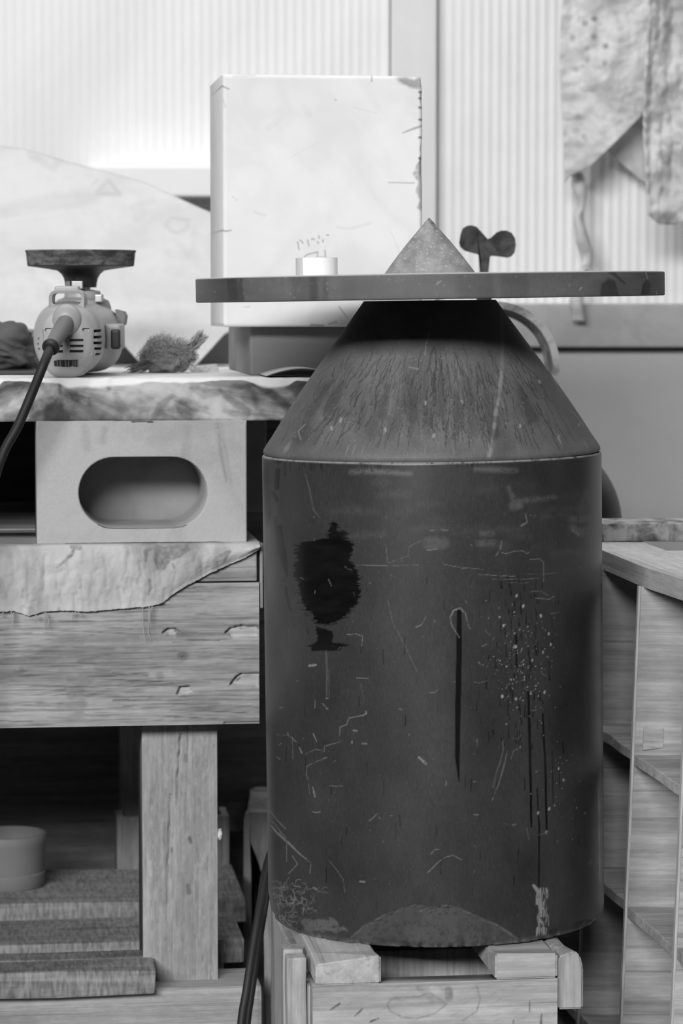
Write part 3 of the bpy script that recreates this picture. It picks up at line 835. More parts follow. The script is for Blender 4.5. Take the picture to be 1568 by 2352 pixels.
lo_ = [bm.verts.new(p + Vector((0, 0, dt + 0.0003))) for p in fl]; hi_ = [bm.verts.new(p + Vector((0, 0, ztop + 0.0002))) for p in fl]
for a, b_, c, d in zip(lo_[:-1], lo_[1:], hi_[1:], hi_[:-1]): bm.faces.new([a, b_, c, d])
mk('loose_end', bm, M_sheet, tape, wear=np.zeros((len(fl) * 2, 3)))

# =================================================================== PINE STAND UNDER THE CYLINDER
ZS = bot_c.z - 0.0008
def su(px, py, v=0.0): return S.hit(px, py, v)
stand = thing('pine_stand', 'rough pine crate stand carrying the black stone cylinder', 'stand', S, (0, 0.2, 0))
# left block (skewed end), right block, right-hand end board
uL0, zL0 = su(725, 2265); uL1, _ = su(874.5, 2261)
zTL = su(725, 2216)[1]; zTR = su(874, 2194)[1]
dpt = 0.42
def blk(u0, u1, zb, zl, zr, v0=0.0, shift=0.0, zback=None):
    zb2 = ZS if zback is None else zback
    return hexa([(u0, v0, zb), (u1, v0, zb), (u1, dpt, zb), (u0 + shift, dpt, zb), (u0, v0, zl), (u1, v0, zr), (u1, dpt, zb2), (u0 + shift, dpt, zb2)], 0.0025, 2, 5, 0.0006, 40, 3)
blocks = []
def tblk(u0, u1, zb, px_l, px_r, v1=0.045):
    """a block whose top rises from its front edge to the level that carries the cylinder"""
    bm = bmesh.new()
    pts = [[(u0, 0.0, zb), (u1, 0.0, zb), (u1, 0.0, px_r), (u0, 0.0, px_l)],
           [(u0, v1, zb), (u1, v1, zb), (u1, v1, ZS), (u0, v1, ZS)],
           [(u0, dpt, zb), (u1, dpt, zb), (u1, dpt, ZS), (u0, dpt, ZS)]]
    rg = [[bm.verts.new(p) for p in q] for q in pts]
    for a, b_ in zip(rg[:-1], rg[1:]):
        for k in range(4): bm.faces.new([a[k], a[(k + 1) % 4], b_[(k + 1) % 4], b_[k]])
    bm.faces.new(rg[0][::-1]); bm.faces.new(rg[-1]); recalc(bm)
    bmesh.ops.bevel(bm, geom=list(bm.edges), offset=0.002, segments=2, affect='EDGES')
    return bm
mk('block', tblk(uL0, uL1, zL0, zTL, zTR), M_end, stand)
uR0, zR0 = su(1137, 2251); uR1, _ = su(1280, 2248)
mk('block', tblk(uR0, uR1, zR0, su(1137, 2190)[1], su(1280, 2190)[1], 0.03), M_stand, stand)
# end board beside the right block, top corner worn round
uE0, _ = su(1283, 2250); uE1, _ = su(1341, 2250)
zE0 = su(1300, 2321)[1]; zE1 = su(1300, 2200)[1]
bm = bmesh.new()
pr = [(uE0, zE0), (uE1, zE0), (uE1, su(1341, 2225)[1]), (uE1 - 0.003, su(1336, 2198)[1]), (uE1 - 0.008, su(1320, 2186)[1]), (uE0, zE1)]
pr2 = [(uE0, zE0), (uE1, zE0), (uE1, ZS - 0.02), (uE1 - 0.004, ZS - 0.008), (uE1 - 0.012, ZS), (uE0, ZS)]
rg = [[bm.verts.new((u, v, z)) for u, z in q] for q, v in ((pr, 0.004), (pr2, 0.05), (pr2, dpt))]
for a, b_ in zip(rg[:-1], rg[1:]):
    for k in range(6): bm.faces.new([a[k], a[(k + 1) % 6], b_[(k + 1) % 6], b_[k]])
bm.faces.new(rg[0][::-1]); bm.faces.new(rg[-1]); recalc(bm)
bmesh.ops.bevel(bm, geom=list(bm.edges), offset=0.002, segments=2, affect='EDGES')
mk('end_board', bm, M_standv, stand)
# front boards
uF0, zF1 = su(719, 2264); uF1, _ = su(1281, 2250)
V, Fq, n = dense_box(S, uF0, uF1, 0.002, 0.026, zF1 - 0.105, zR0 - 0.0005, 0.0012)
X, Y = project(towp(S, V)); D = np.zeros(len(V)); G = np.zeros(len(V))
k1 = P_(zE, (575, 610), (600, 585), (720, 575), (760, 560), (830, 610), (780, 650), (700, 672), (640, 665), (590, 640), (575, 610))
stroke(D, X, Y, k1, 3.5, 0.45, 2); fillpoly(D, X, Y, k1, 0.12, 1, 1, 0.1, 0.1, 2, 2)
stroke(D, X, Y, P_(zE, (960, 530), (975, 590), (960, 640), (900, 680)), 3, 0.4, 2)
stroke(D, X, Y, P_(zE, (840, 550), (842, 580)), 17, 0.5, 3); stroke(G, X, Y, P_(zE, (770, 545), (790, 552)), 14, 0.4, 4)
stroke(D, X, Y, P_(zE, (710, 540), (770, 590), (830, 600)), [8, 16, 6], 0.28, 5)
for a, b_ in (((335, 632), (375, 606)), ((438, 660), (470, 630)), ((1187, 600), (1187, 640)), ((1238, 655), (1236, 694)), ((1118, 678), (1118, 694)), ((505, 685), (540, 670))):
    stroke(D, X, Y, P_(zE, a, b_), 4, 0.75, 1)
for k in range(60):
    x = rnd.uniform(725, 1275); y = rnd.uniform(2265, 2352)
    stroke(D, X, Y, [(x, y), (x + rnd.uniform(10, 24), y - rnd.uniform(3, 12))], 2, rnd.uniform(0.05, 0.2), 2)
D *= 0.25 + 1.1 * fbm(X * 0.12, Y * 0.12, 56)
mk('front_board', (V, Fq), M_stand, stand, wear=np.stack([D, G, D * 0], -1))
mk('front_board', board(uF0, uF1, 0.004, 0.026, 0.02, zF1 - 0.115, 5), M_beam2, stand)
zero = lambda g: g
# side uprights, rear board, inner cross board
uu0, _ = su(668, 2250, 0.01); uu1, _ = su(716, 2250, 0.01)
mk('side_board', board(uF0 - 0.002, uF0 + 0.018, 0.03, 0.40, 0.0, ZS - 0.03, 3), M_standv, stand)
mk('upright', board(uF0 - 0.022, uF0 - 0.0025, 0.034, 0.058, 0.0, ZS - 0.003, 7), M_standv, stand)
mk('upright', board(uF0 - 0.022, uF0 - 0.0025, 0.070, 0.095, 0.0, ZS - 0.003, 8), M_standv, stand)
mk('side_board', board(uF1 - 0.018, uF1, 0.03, 0.40, 0.0, zR0 - 0.002, 4), M_standv, stand)
mk('cross_board', board(uF0 + 0.02, uF1 - 0.02, 0.16, 0.18, 0.02, zL0 - 0.004, 6), M_standv, stand)
mk('rear_board', board(uF0, uF1, 0.40, 0.42, 0.0, zL0 - 0.001, 9), M_beam2, stand)

# =================================================================== BENCH
ZSL0 = B.hit(300, 967)[1]
ZSL1 = B.hit(300, 868, 0.012)[1]
uXR = B.hit(905, 940)[0]
uXL = -0.95
# --- marble slab, broken along its upper front edge
us = np.arange(uXL, uXR, 0.0016)
chipd = 0.003 + 0.010 * np.clip(fbm(us * 26, us * 0 + 3, 5, 4) - 0.30, 0, 1) + 0.006 * sstep(0.62, 0.8, vnoise(us * 18, us * 0, 9))
lipv = 0.004 + 0.010 * fbm(us * 40, us * 0 + 9, 6, 3)
nz = 34
rows = []
for k in range(nz):
    f = k / (nz - 1)
    z = ZSL0 + (ZSL1 - chipd - ZSL0) * f
    v = 0.0025 * (fbm(us * 30, z * 30, 7) - 0.5) + 0.0015 * (vnoise(us * 140, z * 140, 8) - 0.5) + 0.002 * (1 - sstep(0, 0.05, np.full_like(us, f)))
    rows.append(np.stack([us, v, z], -1))
for f in (0.25, 0.5, 0.75, 1.0):
    z = ZSL1 - chipd * (1 - f) ** 1.2 + 0.0012 * (vnoise(us * 120, us * 0 + f * 9, 12) - 0.5)
    rows.append(np.stack([us, lipv * f + 0.002 * (vnoise(us * 90, us * 0 + f * 5, 13) - 0.5), z], -1))
for v in np.linspace(0.03, 0.74, 12):
    rows.append(np.stack([us, np.full_like(us, v), ZSL1 + 0.0006 * (vnoise(us * 60, us * 0 + v * 60, 15) - 0.5)], -1))
rows.append(np.stack([us, np.full_like(us, 0.74), np.full_like(us, ZSL0)], -1))
rows.append(rows[0].copy())
V = np.stack(rows, 1).reshape(-1, 3); nr = len(rows); nuS = len(us)
Fq = grid_np(nuS, nr)
X, Y = project(towp(B, V)); D = np.zeros(len(V)); G = np.zeros(len(V))
ridx = np.tile(np.arange(nr), nuS)
G[(ridx >= nz) & (ridx < nr - 2)] = 0.9
fr_ = ridx < nz
Xs = np.where(fr_, X, -9999)
zS = lambda x, y: (500 + x / 6.03, 720 + y / 6.03)
for pts, w, v in ((P_(zS, (500, 960), (700, 1080), (850, 1180), (980, 1320)), [14, 18, 14, 20], 0.75), (P_(zS, (20, 1050), (120, 1150), (250, 1250), (420, 1340)), [6, 12, 16, 12], 0.55), (P_(zS, (430, 990), (500, 1150), (560, 1300)), 10, 0.4),
                  (P_(zS, (620, 1360), (760, 1440), (860, 1480)), [14, 20, 10], 0.55), (P_(zS, (100, 1350), (260, 1400), (420, 1390)), [8, 14, 10], 0.5), (P_(zS, (950, 960), (1100, 980), (1150, 1100)), [20, 40, 30], 0.6),
                  ([(265, 905), (280, 940), (270, 965)], [10, 22, 16], 0.28), ([(350, 965), (370, 930), (395, 910)], [10, 16, 8], 0.4), ([(440, 890), (470, 905), (500, 900)], [8, 20, 18], 0.35), ([(20, 960), (60, 945), (110, 962)], [20, 22, 10], 0.3),
                  ([(138, 880), (138, 905)], 5, 0.85), ([(206, 915), (206, 930)], 6, 0.45), ([(245, 885), (250, 892)], 6, 0.6)):
    stroke(D, Xs, Y, pts, w, v, 6)
D *= 0.5 + 0.9 * fbm(X * 0.05 + Y * 0.03, Y * 0.06, 78)
for pts, w, v in (([(20, 905), (120, 900)], 18, 0.12), (P_(zS, (640, 1290), (880, 1400)), 22, 0.2), ([(160, 935), (220, 950)], 18, 0.12)):
    stroke(G, Xs, Y, pts, w, v, 12)
slab = mk('marble_slab', (V, Fq), M_slab, None, B, None, True, np.stack([D, G, D * 0], -1),
          'thick veined marble slab worktop with broken front edge under the polisher', 'stone slab', sharp=50)
bmz = bmesh.new(); bmz.from_mesh(slab.data); bmz.verts.ensure_lookup_table()
for base_i in (0, (nuS - 1) * nr):
    bmz.faces.new([bmz.verts[base_i + k] for k in range(nr - 1)])
bmz.to_mesh(slab.data); bmz.free()

# --- limestone block with an oblong hole
ZB0 = B.hit(320, 1248)[1]
ub0 = B.hit(84, 1110)[0]; ub1 = B.hit(567, 1110)[0]
ho = [B.hit(px, py) for px, py in ((181, 1130), (476, 1130))]
hu0, hu1 = ho[0][0], ho[1][0]
hz1 = B.hit(328, 1050)[1]; hz0 = B.hit(328, 1212)[1]
hr = (hz1 - hz0) / 2; hcz = (hz1 + hz0) / 2
def stadium(n=24):
    o = []
    for k in range(n + 1):
        a = -math.pi / 2 + math.pi * k / n
        o.append((hu1 - hr + hr * math.cos(a), hcz + hr * math.sin(a)))
    for k in range(n + 1):
        a = math.pi / 2 + math.pi * k / n
        o.append((hu0 + hr + hr * math.cos(a), hcz + hr * math.sin(a)))
    return o
st = stadium()
dB = 0.12
zt = ZSL0 + 0.0005
def outer_pt(p):
    cu, cz = (ub0 + ub1) / 2, (ZB0 + zt) / 2
    dx, dz = p[0] - cu, p[1] - cz
    k = min(((ub1 - ub0) / 2) / abs(dx) if abs(dx) > 1e-9 else 1e9, ((zt - ZB0) / 2) / abs(dz) if abs(dz) > 1e-9 else 1e9)
    return (cu + dx * k, cz + dz * k)
# add the corner directions so that the outline keeps its corners
cu, cz = (ub0 + ub1) / 2, (ZB0 + zt) / 2
def ang(p): return math.atan2(p[1] - cz, p[0] - cu)
def st_hit(a):
    best = None
    for (x0, y0), (x1, y1) in zip(st, st[1:] + st[:1]):
        dx, dy = math.cos(a), math.sin(a); ex, ey = x1 - x0, y1 - y0
        det = dx * (-ey) + ex * dy
        if abs(det) < 1e-12: continue
        t = ((x0 - cu) * (-ey) + ex * (y0 - cz)) / det
        s_ = (dx * (y0 - cz) - dy * (x0 - cu)) / det
        if t > 0 and -1e-6 <= s_ <= 1 + 1e-6: best = t if best is None else max(best, t)
    return (cu + math.cos(a) * best, cz + math.sin(a) * best)
angs = sorted([ang(p) for p in st] + [ang((u, z)) for u in (ub0, ub1) for z in (ZB0, zt)] + list(np.linspace(-math.pi, math.pi, 160)[:-1]))
ring = [(st_hit(a), outer_pt((cu + math.cos(a), cz + math.sin(a)))) for a in angs]
na = len(ring)
bev = 0.0016
Vb = []
ND = 26
for (hi, ho_) in ring:
    col = []
    col.append((hi[0], dB, hi[1]))                                   # end of the pocket
    ic = (hi[0] - (hi[0] - cu) * 0.004, hi[1])
    col.append((hi[0], 0.06, hi[1]))
    col.append((hi[0], 0.002, hi[1]))
    dirx, dirz = (ho_[0] - hi[0]), (ho_[1] - hi[1]); L = math.hypot(dirx, dirz); dirx /= L; dirz /= L
    col.append((hi[0] + dirx * 0.0012, 0.0, hi[1] + dirz * 0.0012))
    for k in range(1, ND):
        f = k / ND
        col.append((hi[0] + (ho_[0] - hi[0]) * f, 0.0, hi[1] + (ho_[1] - hi[1]) * f))
    col.append((ho_[0] - dirx * bev, 0.0, ho_[1] - dirz * bev))
    col.append((ho_[0], bev, ho_[1]))
    col.append((ho_[0], dB, ho_[1])); col.append((hi[0], dB, hi[1]))
    Vb.append(col)
nc = len(Vb[0])
V = np.array(Vb).reshape(-1, 3)
Fq = grid_np(na, nc)
jj = np.arange(nc - 1)
Fq = np.vstack([Fq, np.stack([(na - 1) * nc + jj, jj, jj + 1, (na - 1) * nc + jj + 1], -1)])
X, Y = project(towp(B, V)); D = np.zeros(len(V)); G = np.zeros(len(V))
fr_ = (np.abs(V[:, 1]) < 0.001)
Xs = np.where(fr_, X, -9999)
for pts, w, v in (([(500, 975), (507, 1040), (520, 1105)], [3, 4, 2], 0.35), ([(508, 975), (530, 1110)], 2, 0.2), ([(195, 980), (200, 1030)], 14, 0.16), ([(240, 985), (235, 1015)], 12, 0.18), ([(430, 985), (425, 1060)], 16, 0.1)):
    stroke(D, Xs, Y, pts, w, v, 6)
blk_o = mk('limestone_block', (V, Fq), M_block, None, B, None, False, np.stack([D, G, D * 0], -1),
   'pale limestone block with a long rounded hole, propping up the marble slab', 'stone block')
bmz = bmesh.new(); bmz.from_mesh(blk_o.data); bmz.verts.ensure_lookup_table()
recalc(bmz); bmz.to_mesh(blk_o.data); bmz.free()
mk('added_hole_backing', box(ub0 + 0.012, ub1 - 0.012, dB + 0.006, dB + 0.11, ZB0, ZB0 + 0.118, 0.003), M_holeback, None, B, label='grey stone piece added behind the long hole of the limestone block to darken it', cat='stone block')  # invented piece, added to keep the inside of the hole dark
uq = B.hit(-330, 1110)[0]
# --- bench frame: plank, beam, posts
zP0 = B.hit(300, 1341)[1]; zP1 = ZB0 - 0.0028
uBR = B.hit(595, 1500)[0]
bench = thing('bench_frame', 'rough timber workbench frame with a wide weathered beam and square post', 'workbench', B, (-0.3, 0.35, 0))
mk('top_plank', board(uXL, B.hit(590, 1300)[0], 0.0005, 0.24, zP0 + 0.0012, zP1, 2, 0.002, 0.0006), M_beam2, bench)
mk('top_plank', board(uXL, uBR - 0.01, 0.26, 0.48, zP0 + 0.0012, zP1, 6, 0.002, 0.0006), M_beam2, bench)
mk('top_plank', board(uXL, uBR - 0.005, 0.50, 0.72, zP0 + 0.0012, zP1, 9, 0.002, 0.0006), M_beam2, bench)
mk('prop', box(uq - 0.2, uq, 0.02, 0.25, zP1 - 0.0005, zt, 0.003), M_block, bench)
mk('prop', box(-0.05, 0.20, 0.50, 0.70, zP1 - 0.0005, zt, 0.003), M_block, bench)
zBm0 = B.hit(300, 1667)[1]
V, Fq, n = dense_box(B, uXL, uBR, 0.0, 0.042, zBm0, zP0, 0.0014)
X, Y = project(towp(B, V)); D = np.zeros(len(V)); G = np.zeros(len(V))
zF_ = lambda x, y: (x / 2.45, 1380 + y / 2.45)
X2, Y2 = X, Y
# bold growth-ring lines and cathedral figure, following the photograph
for k in range(230):
    y = rnd.uniform(1345, 1665); x = rnd.uniform(-150, 590); l = rnd.uniform(60, 260)
    pts = [(x + l * q / 5, y + 4 * math.sin((x + l * q / 5) * 0.012 + y * 0.05) + rnd.uniform(-0.7, 0.7)) for q in range(6)]
    stroke(D, X, Y, pts, [0.5] + [rnd.uniform(0.8, 2.2)] * 4 + [0.5], rnd.uniform(0.2, 0.65), 1.2)
for k in range(120):
    y = rnd.uniform(1345, 1665); x = rnd.uniform(-150, 590); l = rnd.uniform(30, 150)
    stroke(G, X, Y, [(x, y), (x + l, y + rnd.uniform(-2, 2))], rnd.uniform(0.8, 2), rnd.uniform(0.06, 0.22), 1.2)
for pts, w, v in ((P_(zF_, (180, 325), (330, 235), (480, 215), (700, 215)), [10, 22, 14, 4], 0.38), (P_(zF_, (240, 285), (420, 290), (700, 295)), [4, 9, 3], 0.45), (P_(zF_, (230, 262), (450, 262), (640, 268)), [2, 5, 2], 0.5),
                  (P_(zF_, (200, 325), (300, 300), (450, 300), (540, 300)), [3, 6, 6, 3], 0.4), (P_(zF_, (440, 345), (520, 320), (560, 305)), [3, 8, 4], 0.45), (P_(zF_, (580, 365), (720, 360), (880, 372)), [3, 3, 1], 0.5), (P_(zF_, (540, 380), (610, 400), (560, 415)), [6, 5, 3], 0.5),
                  (P_(zF_, (0, 430), (70, 420), (125, 400), (120, 375)), [2, 4, 5, 3], 0.45), (P_(zF_, (400, 440), (470, 460), (520, 440)), [16, 26, 10], 0.42), (P_(zF_, (410, 520), (440, 510)), 26, 0.4), (P_(zF_, (330, 590), (460, 580)), [10, 22], 0.38), (P_(zF_, (380, 660), (450, 640)), [8, 20], 0.38),
                  (P_(zF_, (1000, 185), (1100, 190), (1280, 185)), [14, 14, 8], 0.5), (P_(zF_, (1050, 595), (1150, 590), (1220, 580)), [10, 22, 10], 0.42), (P_(zF_, (1130, 520), (1200, 545)), [6, 20], 0.35), (P_(zF_, (980, 400), (1100, 385), (1220, 380), (1330, 390)), [4, 10, 14, 4], 0.35), (P_(zF_, (990, 410), (1250, 410)), 2, 0.3),
                  (P_(zF_, (0, 152), (330, 155)), [2, 3], 0.45), (P_(zF_, (720, 200), (770, 205)), [4, 8], 0.35)):
    stroke(D, X, Y, pts, w, v * 0.8, 7)
D *= 0.35 + 1.0 * fbm(X * 0.012, Y * 0.22, 77)
stroke(D, X, Y, P_(zF_, (1025, 310), (1030, 310)), 20, 0.4, 6); stroke(D, X, Y, P_(zF_, (1025, 312),), 5, 0.8, 3); stroke(D, X, Y, P_(zF_, (900, 425),), 16, 0.3, 5)
dents = [(P_(zF_, (935, 180), (960, 160), (1000, 175), (985, 195), (945, 195))), (P_(zF_, (1280, 175), (1320, 152), (1450, 150), (1450, 205), (1300, 208))), (P_(zF_, (1310, 465), (1355, 425), (1455, 415), (1455, 480), (1330, 475))), (P_(zF_, (1010, 520), (1020, 490), (1060, 488), (1090, 510), (1050, 530)))]
dm = np.zeros(len(V)); gro = np.zeros(len(V))
for q, dnt in enumerate(dents):
    fillpoly(dm, X, Y, dnt, 1.0, 2, 1, 0.1, 0.1, q, 1.2); fillpoly(G, X, Y, dnt, 0.4, 2, 1, 0.1, 0.1, q, 1.2)
for pts in (P_(zF_, (920, 180), (945, 160), (985, 158), (1005, 180)), P_(zF_, (1270, 180), (1300, 155), (1360, 142), (1452, 150)), P_(zF_, (1300, 470), (1330, 430), (1360, 412), (1458, 410)), P_(zF_, (1000, 525), (1015, 488), (1065, 485))):
    stroke(gro, X, Y, pts, 3.5, 1.0, 1.5)
stroke(gro, X, Y, P_(zF_, (1265, 688), (1460, 685)), 3, 1.0, 1.5)
fil = np.arange(len(V)) < n
V[fil, 1] += np.maximum(dm[fil] * 0.004, gro[fil] * 0.008) + 0.0012 * (fbm(X[fil] * 0.008, Y[fil] * 0.12, 4) - 0.5) + 0.001 * (1 - sstep(0, 5, 1672 - 0.018 * X[fil] - Y[fil]))
mk('beam', (V, Fq), M_beam, bench, wear=np.stack([D, G, D * 0], -1))
# post
up0 = B.hit(331, 1900, 0.042)[0]; up1 = B.hit(497, 1900, 0.042)[0]
ZST = 0.1236
V, Fq, n = dense_box(B, up0 - 0.002, up1 + 0.001, 0.0425, 0.127, ZST - 0.001, zBm0 + 0.08, 0.0014)
X, Y = project(towp(B, V)); D = np.zeros(len(V)); G = np.zeros(len(V))
gro = np.zeros(len(V))
stroke(gro, X, Y, [(415, 1686), (411, 1740), (408, 1788), (406, 1848)], [2.6, 3, 2.6, 1], 1.0, 1.5); stroke(gro, X, Y, [(392, 1825), (389, 1900), (386, 1990), (386, 2075)], [1, 2.4, 2.4, 1], 1.0, 1.5)
for pts, w, v in (([(435, 1924), (438, 1934)], 7, 0.55), ([(431, 2032), (434, 2050)], [6, 10], 0.45), ([(426, 1735), (427, 1748)], 8, 0.35), ([(415, 2010), (412, 2120)], 16, 0.15), ([(394, 1948), (395, 1956)], 5, 0.5)):
    stroke(D, X, Y, pts, w, v, 2)
for k in range(420):
    x = rnd.uniform(345, 492); y = rnd.uniform(1690, 2265)
    stroke(D if rnd.random() < 0.6 else G, X, Y, [(x, y), (x + rnd.uniform(-1, 1), y + rnd.uniform(3, 16))], rnd.uniform(1, 4), rnd.uniform(0.05, 0.22), 2)
stroke(G, X, Y, [(343, 1980), (345, 2010)], 7, 0.35, 3)
fil = np.arange(len(V)) < n
V[fil, 1] += 0.0016 * (fbm(X[fil] * 0.08, Y[fil] * 0.02, 24) - 0.5) + 0.007 * gro[fil]
post = mk('post', (V, Fq), M_postw, bench, wear=np.stack([D, G, D * 0], -1))
bm = bmesh.new(); bmesh.ops.create_icosphere(bm, subdivisions=3, radius=1)
pu, pz = B.hit(501, 1916, 0.05)
for q in bm.verts:
    q.co = Vector((pu + q.co.x * 0.0055, 0.05 + q.co.y * 0.006, pz + q.co.z * 0.0068)) + mnoise.noise_vector(q.co * 2.2) * 0.0022
mk('plaster_blob', bm, M_plaster, bench, smooth=True, label='white plaster blob stuck to the post')
mk('post', board(uXL + 0.1, uXL + 0.18, 0.0425, 0.127, 0.1226, zBm0 + 0.08, 12, 0.003, 0.001), M_postw, bench)
mk('post', board(up0, up1, 0.662, 0.70, 0.0, zP0, 13, 0.003, 0.001), M_dim, bench)
mk('back_beam', board(uXL, uBR, 0.70, 0.74, zBm0, zP0, 14), M_dim, bench)
mk('added_back_board', box(uXL, uBR + 0.1, 0.745, 0.76, 0.0, ZSL0 - 0.002, 0.001), M_dark, bench)  # unseen board, added to keep the space under the bench dark
# the short strip hanging at the end of the beam
ue0 = B.hit(596, 1300)[0]; ue1 = B.hit(604, 1300)[0]
mk('end_strip', board(ue0 + 0.0006, ue1, 0.004, 0.03, B.hit(600, 1398)[1], B.hit(600, 1248)[1], 15, 0.001, 0.0006), M_postw, bench)

# --- canvas draped over the bench under the block
out = [(-180, 1412), (-60, 1406), (0, 1406), (30, 1404), (66, 1416), (100, 1405), (130, 1404), (160, 1403), (200, 1406), (260, 1400), (340, 1394), (372, 1386), (395, 1366), (425, 1347), (500, 1308), (560, 1282), (590, 1264), (597, 1258)]
ox = np.array([p[0] for p in out], float); oy = np.array([p[1] for p in out], float)
pxs = np.linspace(-180, 596, 330)
cols = []
NR = 90
for px in pxs:
    yb = np.interp(px, ox, oy) + 1.6 * (vnoise(np.array([px * 0.25]), np.array([1.0]), 3)[0] - 0.5)
    u = B.hit(px, 1300)[0]; zb = B.hit(px, yb, -0.006)[1]
    col = []
    hang = zP1 + 0.0025 - zb
    for v in (0.16, 0.08, 0.03, 0.006):
        col.append((u, v, ZB0 - 0.0004 + (0.0 if v > 0.03 else 0)))
    col.append((u, 0.001, ZB0 - 0.0006)); col.append((u, -0.002, ZB0 - 0.0018))
    for k in range(1, NR - 5):
        f = k / (NR - 6)
        bulge = 0.0045 + 0.006 * math.sin(math.pi * min(1, f * 1.1)) * (0.4 + 0.6 * vnoise(np.array([px * 0.02]), np.array([f * 2.0]), 6)[0])
        wr = 0.003 * (fbm(np.array([px * 0.03 + f * 1.2]), np.array([f * 2.5]), 9)[0] - 0.5)
        col.append((u, -bulge - wr, ZB0 - 0.002 - (ZB0 - 0.002 - zb) * f))
    cols.append(col)
nr = len(cols[0]); V = np.array(cols).reshape(-1, 3)
Fq = grid_np(len(pxs), nr)
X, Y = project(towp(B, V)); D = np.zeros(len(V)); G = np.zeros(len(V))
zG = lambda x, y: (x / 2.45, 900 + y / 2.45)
fillpoly(D, X, Y, P_(zG, (860, 880), (880, 870), (1060, 860), (1070, 890), (1000, 940), (960, 950), (930, 1000), (880, 1005), (865, 950)), 0.62, 2, 2, 0.1, 0.1, 3, 2)  # torn hole: the dark underneath is painted onto the cloth
for pts, w, v in ((P_(zG, (320, 990), (400, 920), (420, 880)), [3, 7, 4], 0.85), (P_(zG, (400, 875), (450, 880)), [5, 9], 0.7), (P_(zG, (820, 950), (820, 900), (880, 870)), [6, 9, 3], 0.7), (P_(zG, (840, 1060), (845, 1100), (835, 1140)), [6, 8, 3], 0.7),  # first stroke: a slit with its fold shadow painted dark
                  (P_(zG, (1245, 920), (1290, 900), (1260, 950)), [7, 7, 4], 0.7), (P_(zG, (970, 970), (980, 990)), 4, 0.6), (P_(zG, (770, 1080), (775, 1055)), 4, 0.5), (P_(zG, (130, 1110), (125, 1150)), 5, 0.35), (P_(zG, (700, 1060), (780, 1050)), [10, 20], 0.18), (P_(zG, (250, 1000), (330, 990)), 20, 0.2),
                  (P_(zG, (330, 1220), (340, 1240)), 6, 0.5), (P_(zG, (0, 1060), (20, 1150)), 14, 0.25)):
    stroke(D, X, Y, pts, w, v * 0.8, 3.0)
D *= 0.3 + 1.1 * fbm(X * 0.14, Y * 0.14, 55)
fo = np.zeros(len(V)); fi = np.zeros(len(V))
for k in range(90):
    x = rnd.uniform(-100, 560); y = rnd.uniform(1270, 1400)
    stroke(fi, X, Y, [(x, y), (x + rnd.uniform(-8, 8), y + rnd.uniform(15, 50))], rnd.uniform(4, 12), rnd.uniform(0.3, 1.0), 6)
for k in range(50):
    x = rnd.uniform(-100, 590); y = rnd.uniform(1255, 1390)
    stroke(fo, X, Y, [(x, y), (x + rnd.uniform(-10, 10), y + rnd.uniform(10, 40))], rnd.uniform(6, 16), rnd.uniform(0.3, 1.0), 8)
V[:, 1] += np.where(V[:, 1] < -0.003, 0.0012 * fi - 0.0015 * fo, 0)
canvas = thing('canvas_cloth', 'frayed grimy canvas cloth hanging over the weathered bench beam', 'cloth', B, (-0.2, 0.0, ZB0))
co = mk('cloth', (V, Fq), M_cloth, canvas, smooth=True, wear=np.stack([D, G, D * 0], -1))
sm = co.modifiers.new('thickness', 'SOLIDIFY'); sm.thickness = 0.0016; sm.offset = 0
def thread(pts, r=0.0006):
    p3 = [(lambda h: (h[0], -0.009 - 0.002 * k, h[1]))(B.hit(px, py, -0.009)) for k, (px, py) in enumerate(pts)]
    return tube(smooth_path(p3, 6), r, 5)
TH_ = [P_(zG, (60, 1235), (75, 1265), (70, 1312)), P_(zG, (20, 1236), (8, 1258)), P_(zG, (80, 1240), (60, 1285)), P_(zG, (250, 1240), (250, 1290), (252, 1325)), P_(zG, (258, 1240), (275, 1285), (268, 1315)), P_(zG, (200, 1255), (222, 1278)), P_(zG, (410, 1238), (402, 1285)), P_(zG, (425, 1238), (412, 1258)), P_(zG, (440, 1240), (458, 1262)),
       P_(zG, (840, 1208), (836, 1280), (834, 1350), (846, 1390)), P_(zG, (858, 1205), (842, 1250), (845, 1300)), P_(zG, (802, 1215), (806, 1330), (816, 1400)), P_(zG, (890, 1195), (915, 1180))]
for t_ in TH_:
    mk('loose_thread', thread(t_), M_thread, canvas)

# --- pallet under the bench
pallet = thing('wooden_pallet', 'old pallet of rough sawn planks under the bench, carrying the post', 'pallet', B, (-0.3, 0.3, 0))
uSr = B.hit(603, 2330, 0.0)[0]
mk('stringer', board(uXL, uSr, 0.0, 0.10, 0.03, ZST, 21, 0.006, 0.0015), M_string, pallet)
mk('stringer', board(uXL, uSr - 0.02, 0.30, 0.40, 0.03, ZST - 0.002, 22, 0.004, 0.0015), M_string, pallet)
mk('stringer', board(uXL, uSr - 0.02, 0.56, 0.66, 0.03, ZST - 0.002, 23, 0.004, 0.0015), M_string, pallet)
ZPT = 0.1515
def plank(px_end, v0, v1, seed, z1=ZPT, th=0.029):
    u1 = B.hit(px_end, 2200, v0)[0]
    bm = board(uXL, u1, v0, v1, z1 - th, z1, seed, 0.003, 0.0025)
    return bm
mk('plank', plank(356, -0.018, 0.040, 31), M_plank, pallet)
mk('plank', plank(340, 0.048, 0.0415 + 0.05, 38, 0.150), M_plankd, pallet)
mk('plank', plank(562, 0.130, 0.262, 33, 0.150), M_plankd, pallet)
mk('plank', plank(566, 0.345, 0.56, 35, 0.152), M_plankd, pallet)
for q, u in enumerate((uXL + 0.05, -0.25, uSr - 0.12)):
    mk('bottom_board', board(u, u + 0.09, 0.0, 0.66, 0.0, 0.0305, 41 + q), M_plank, pallet)

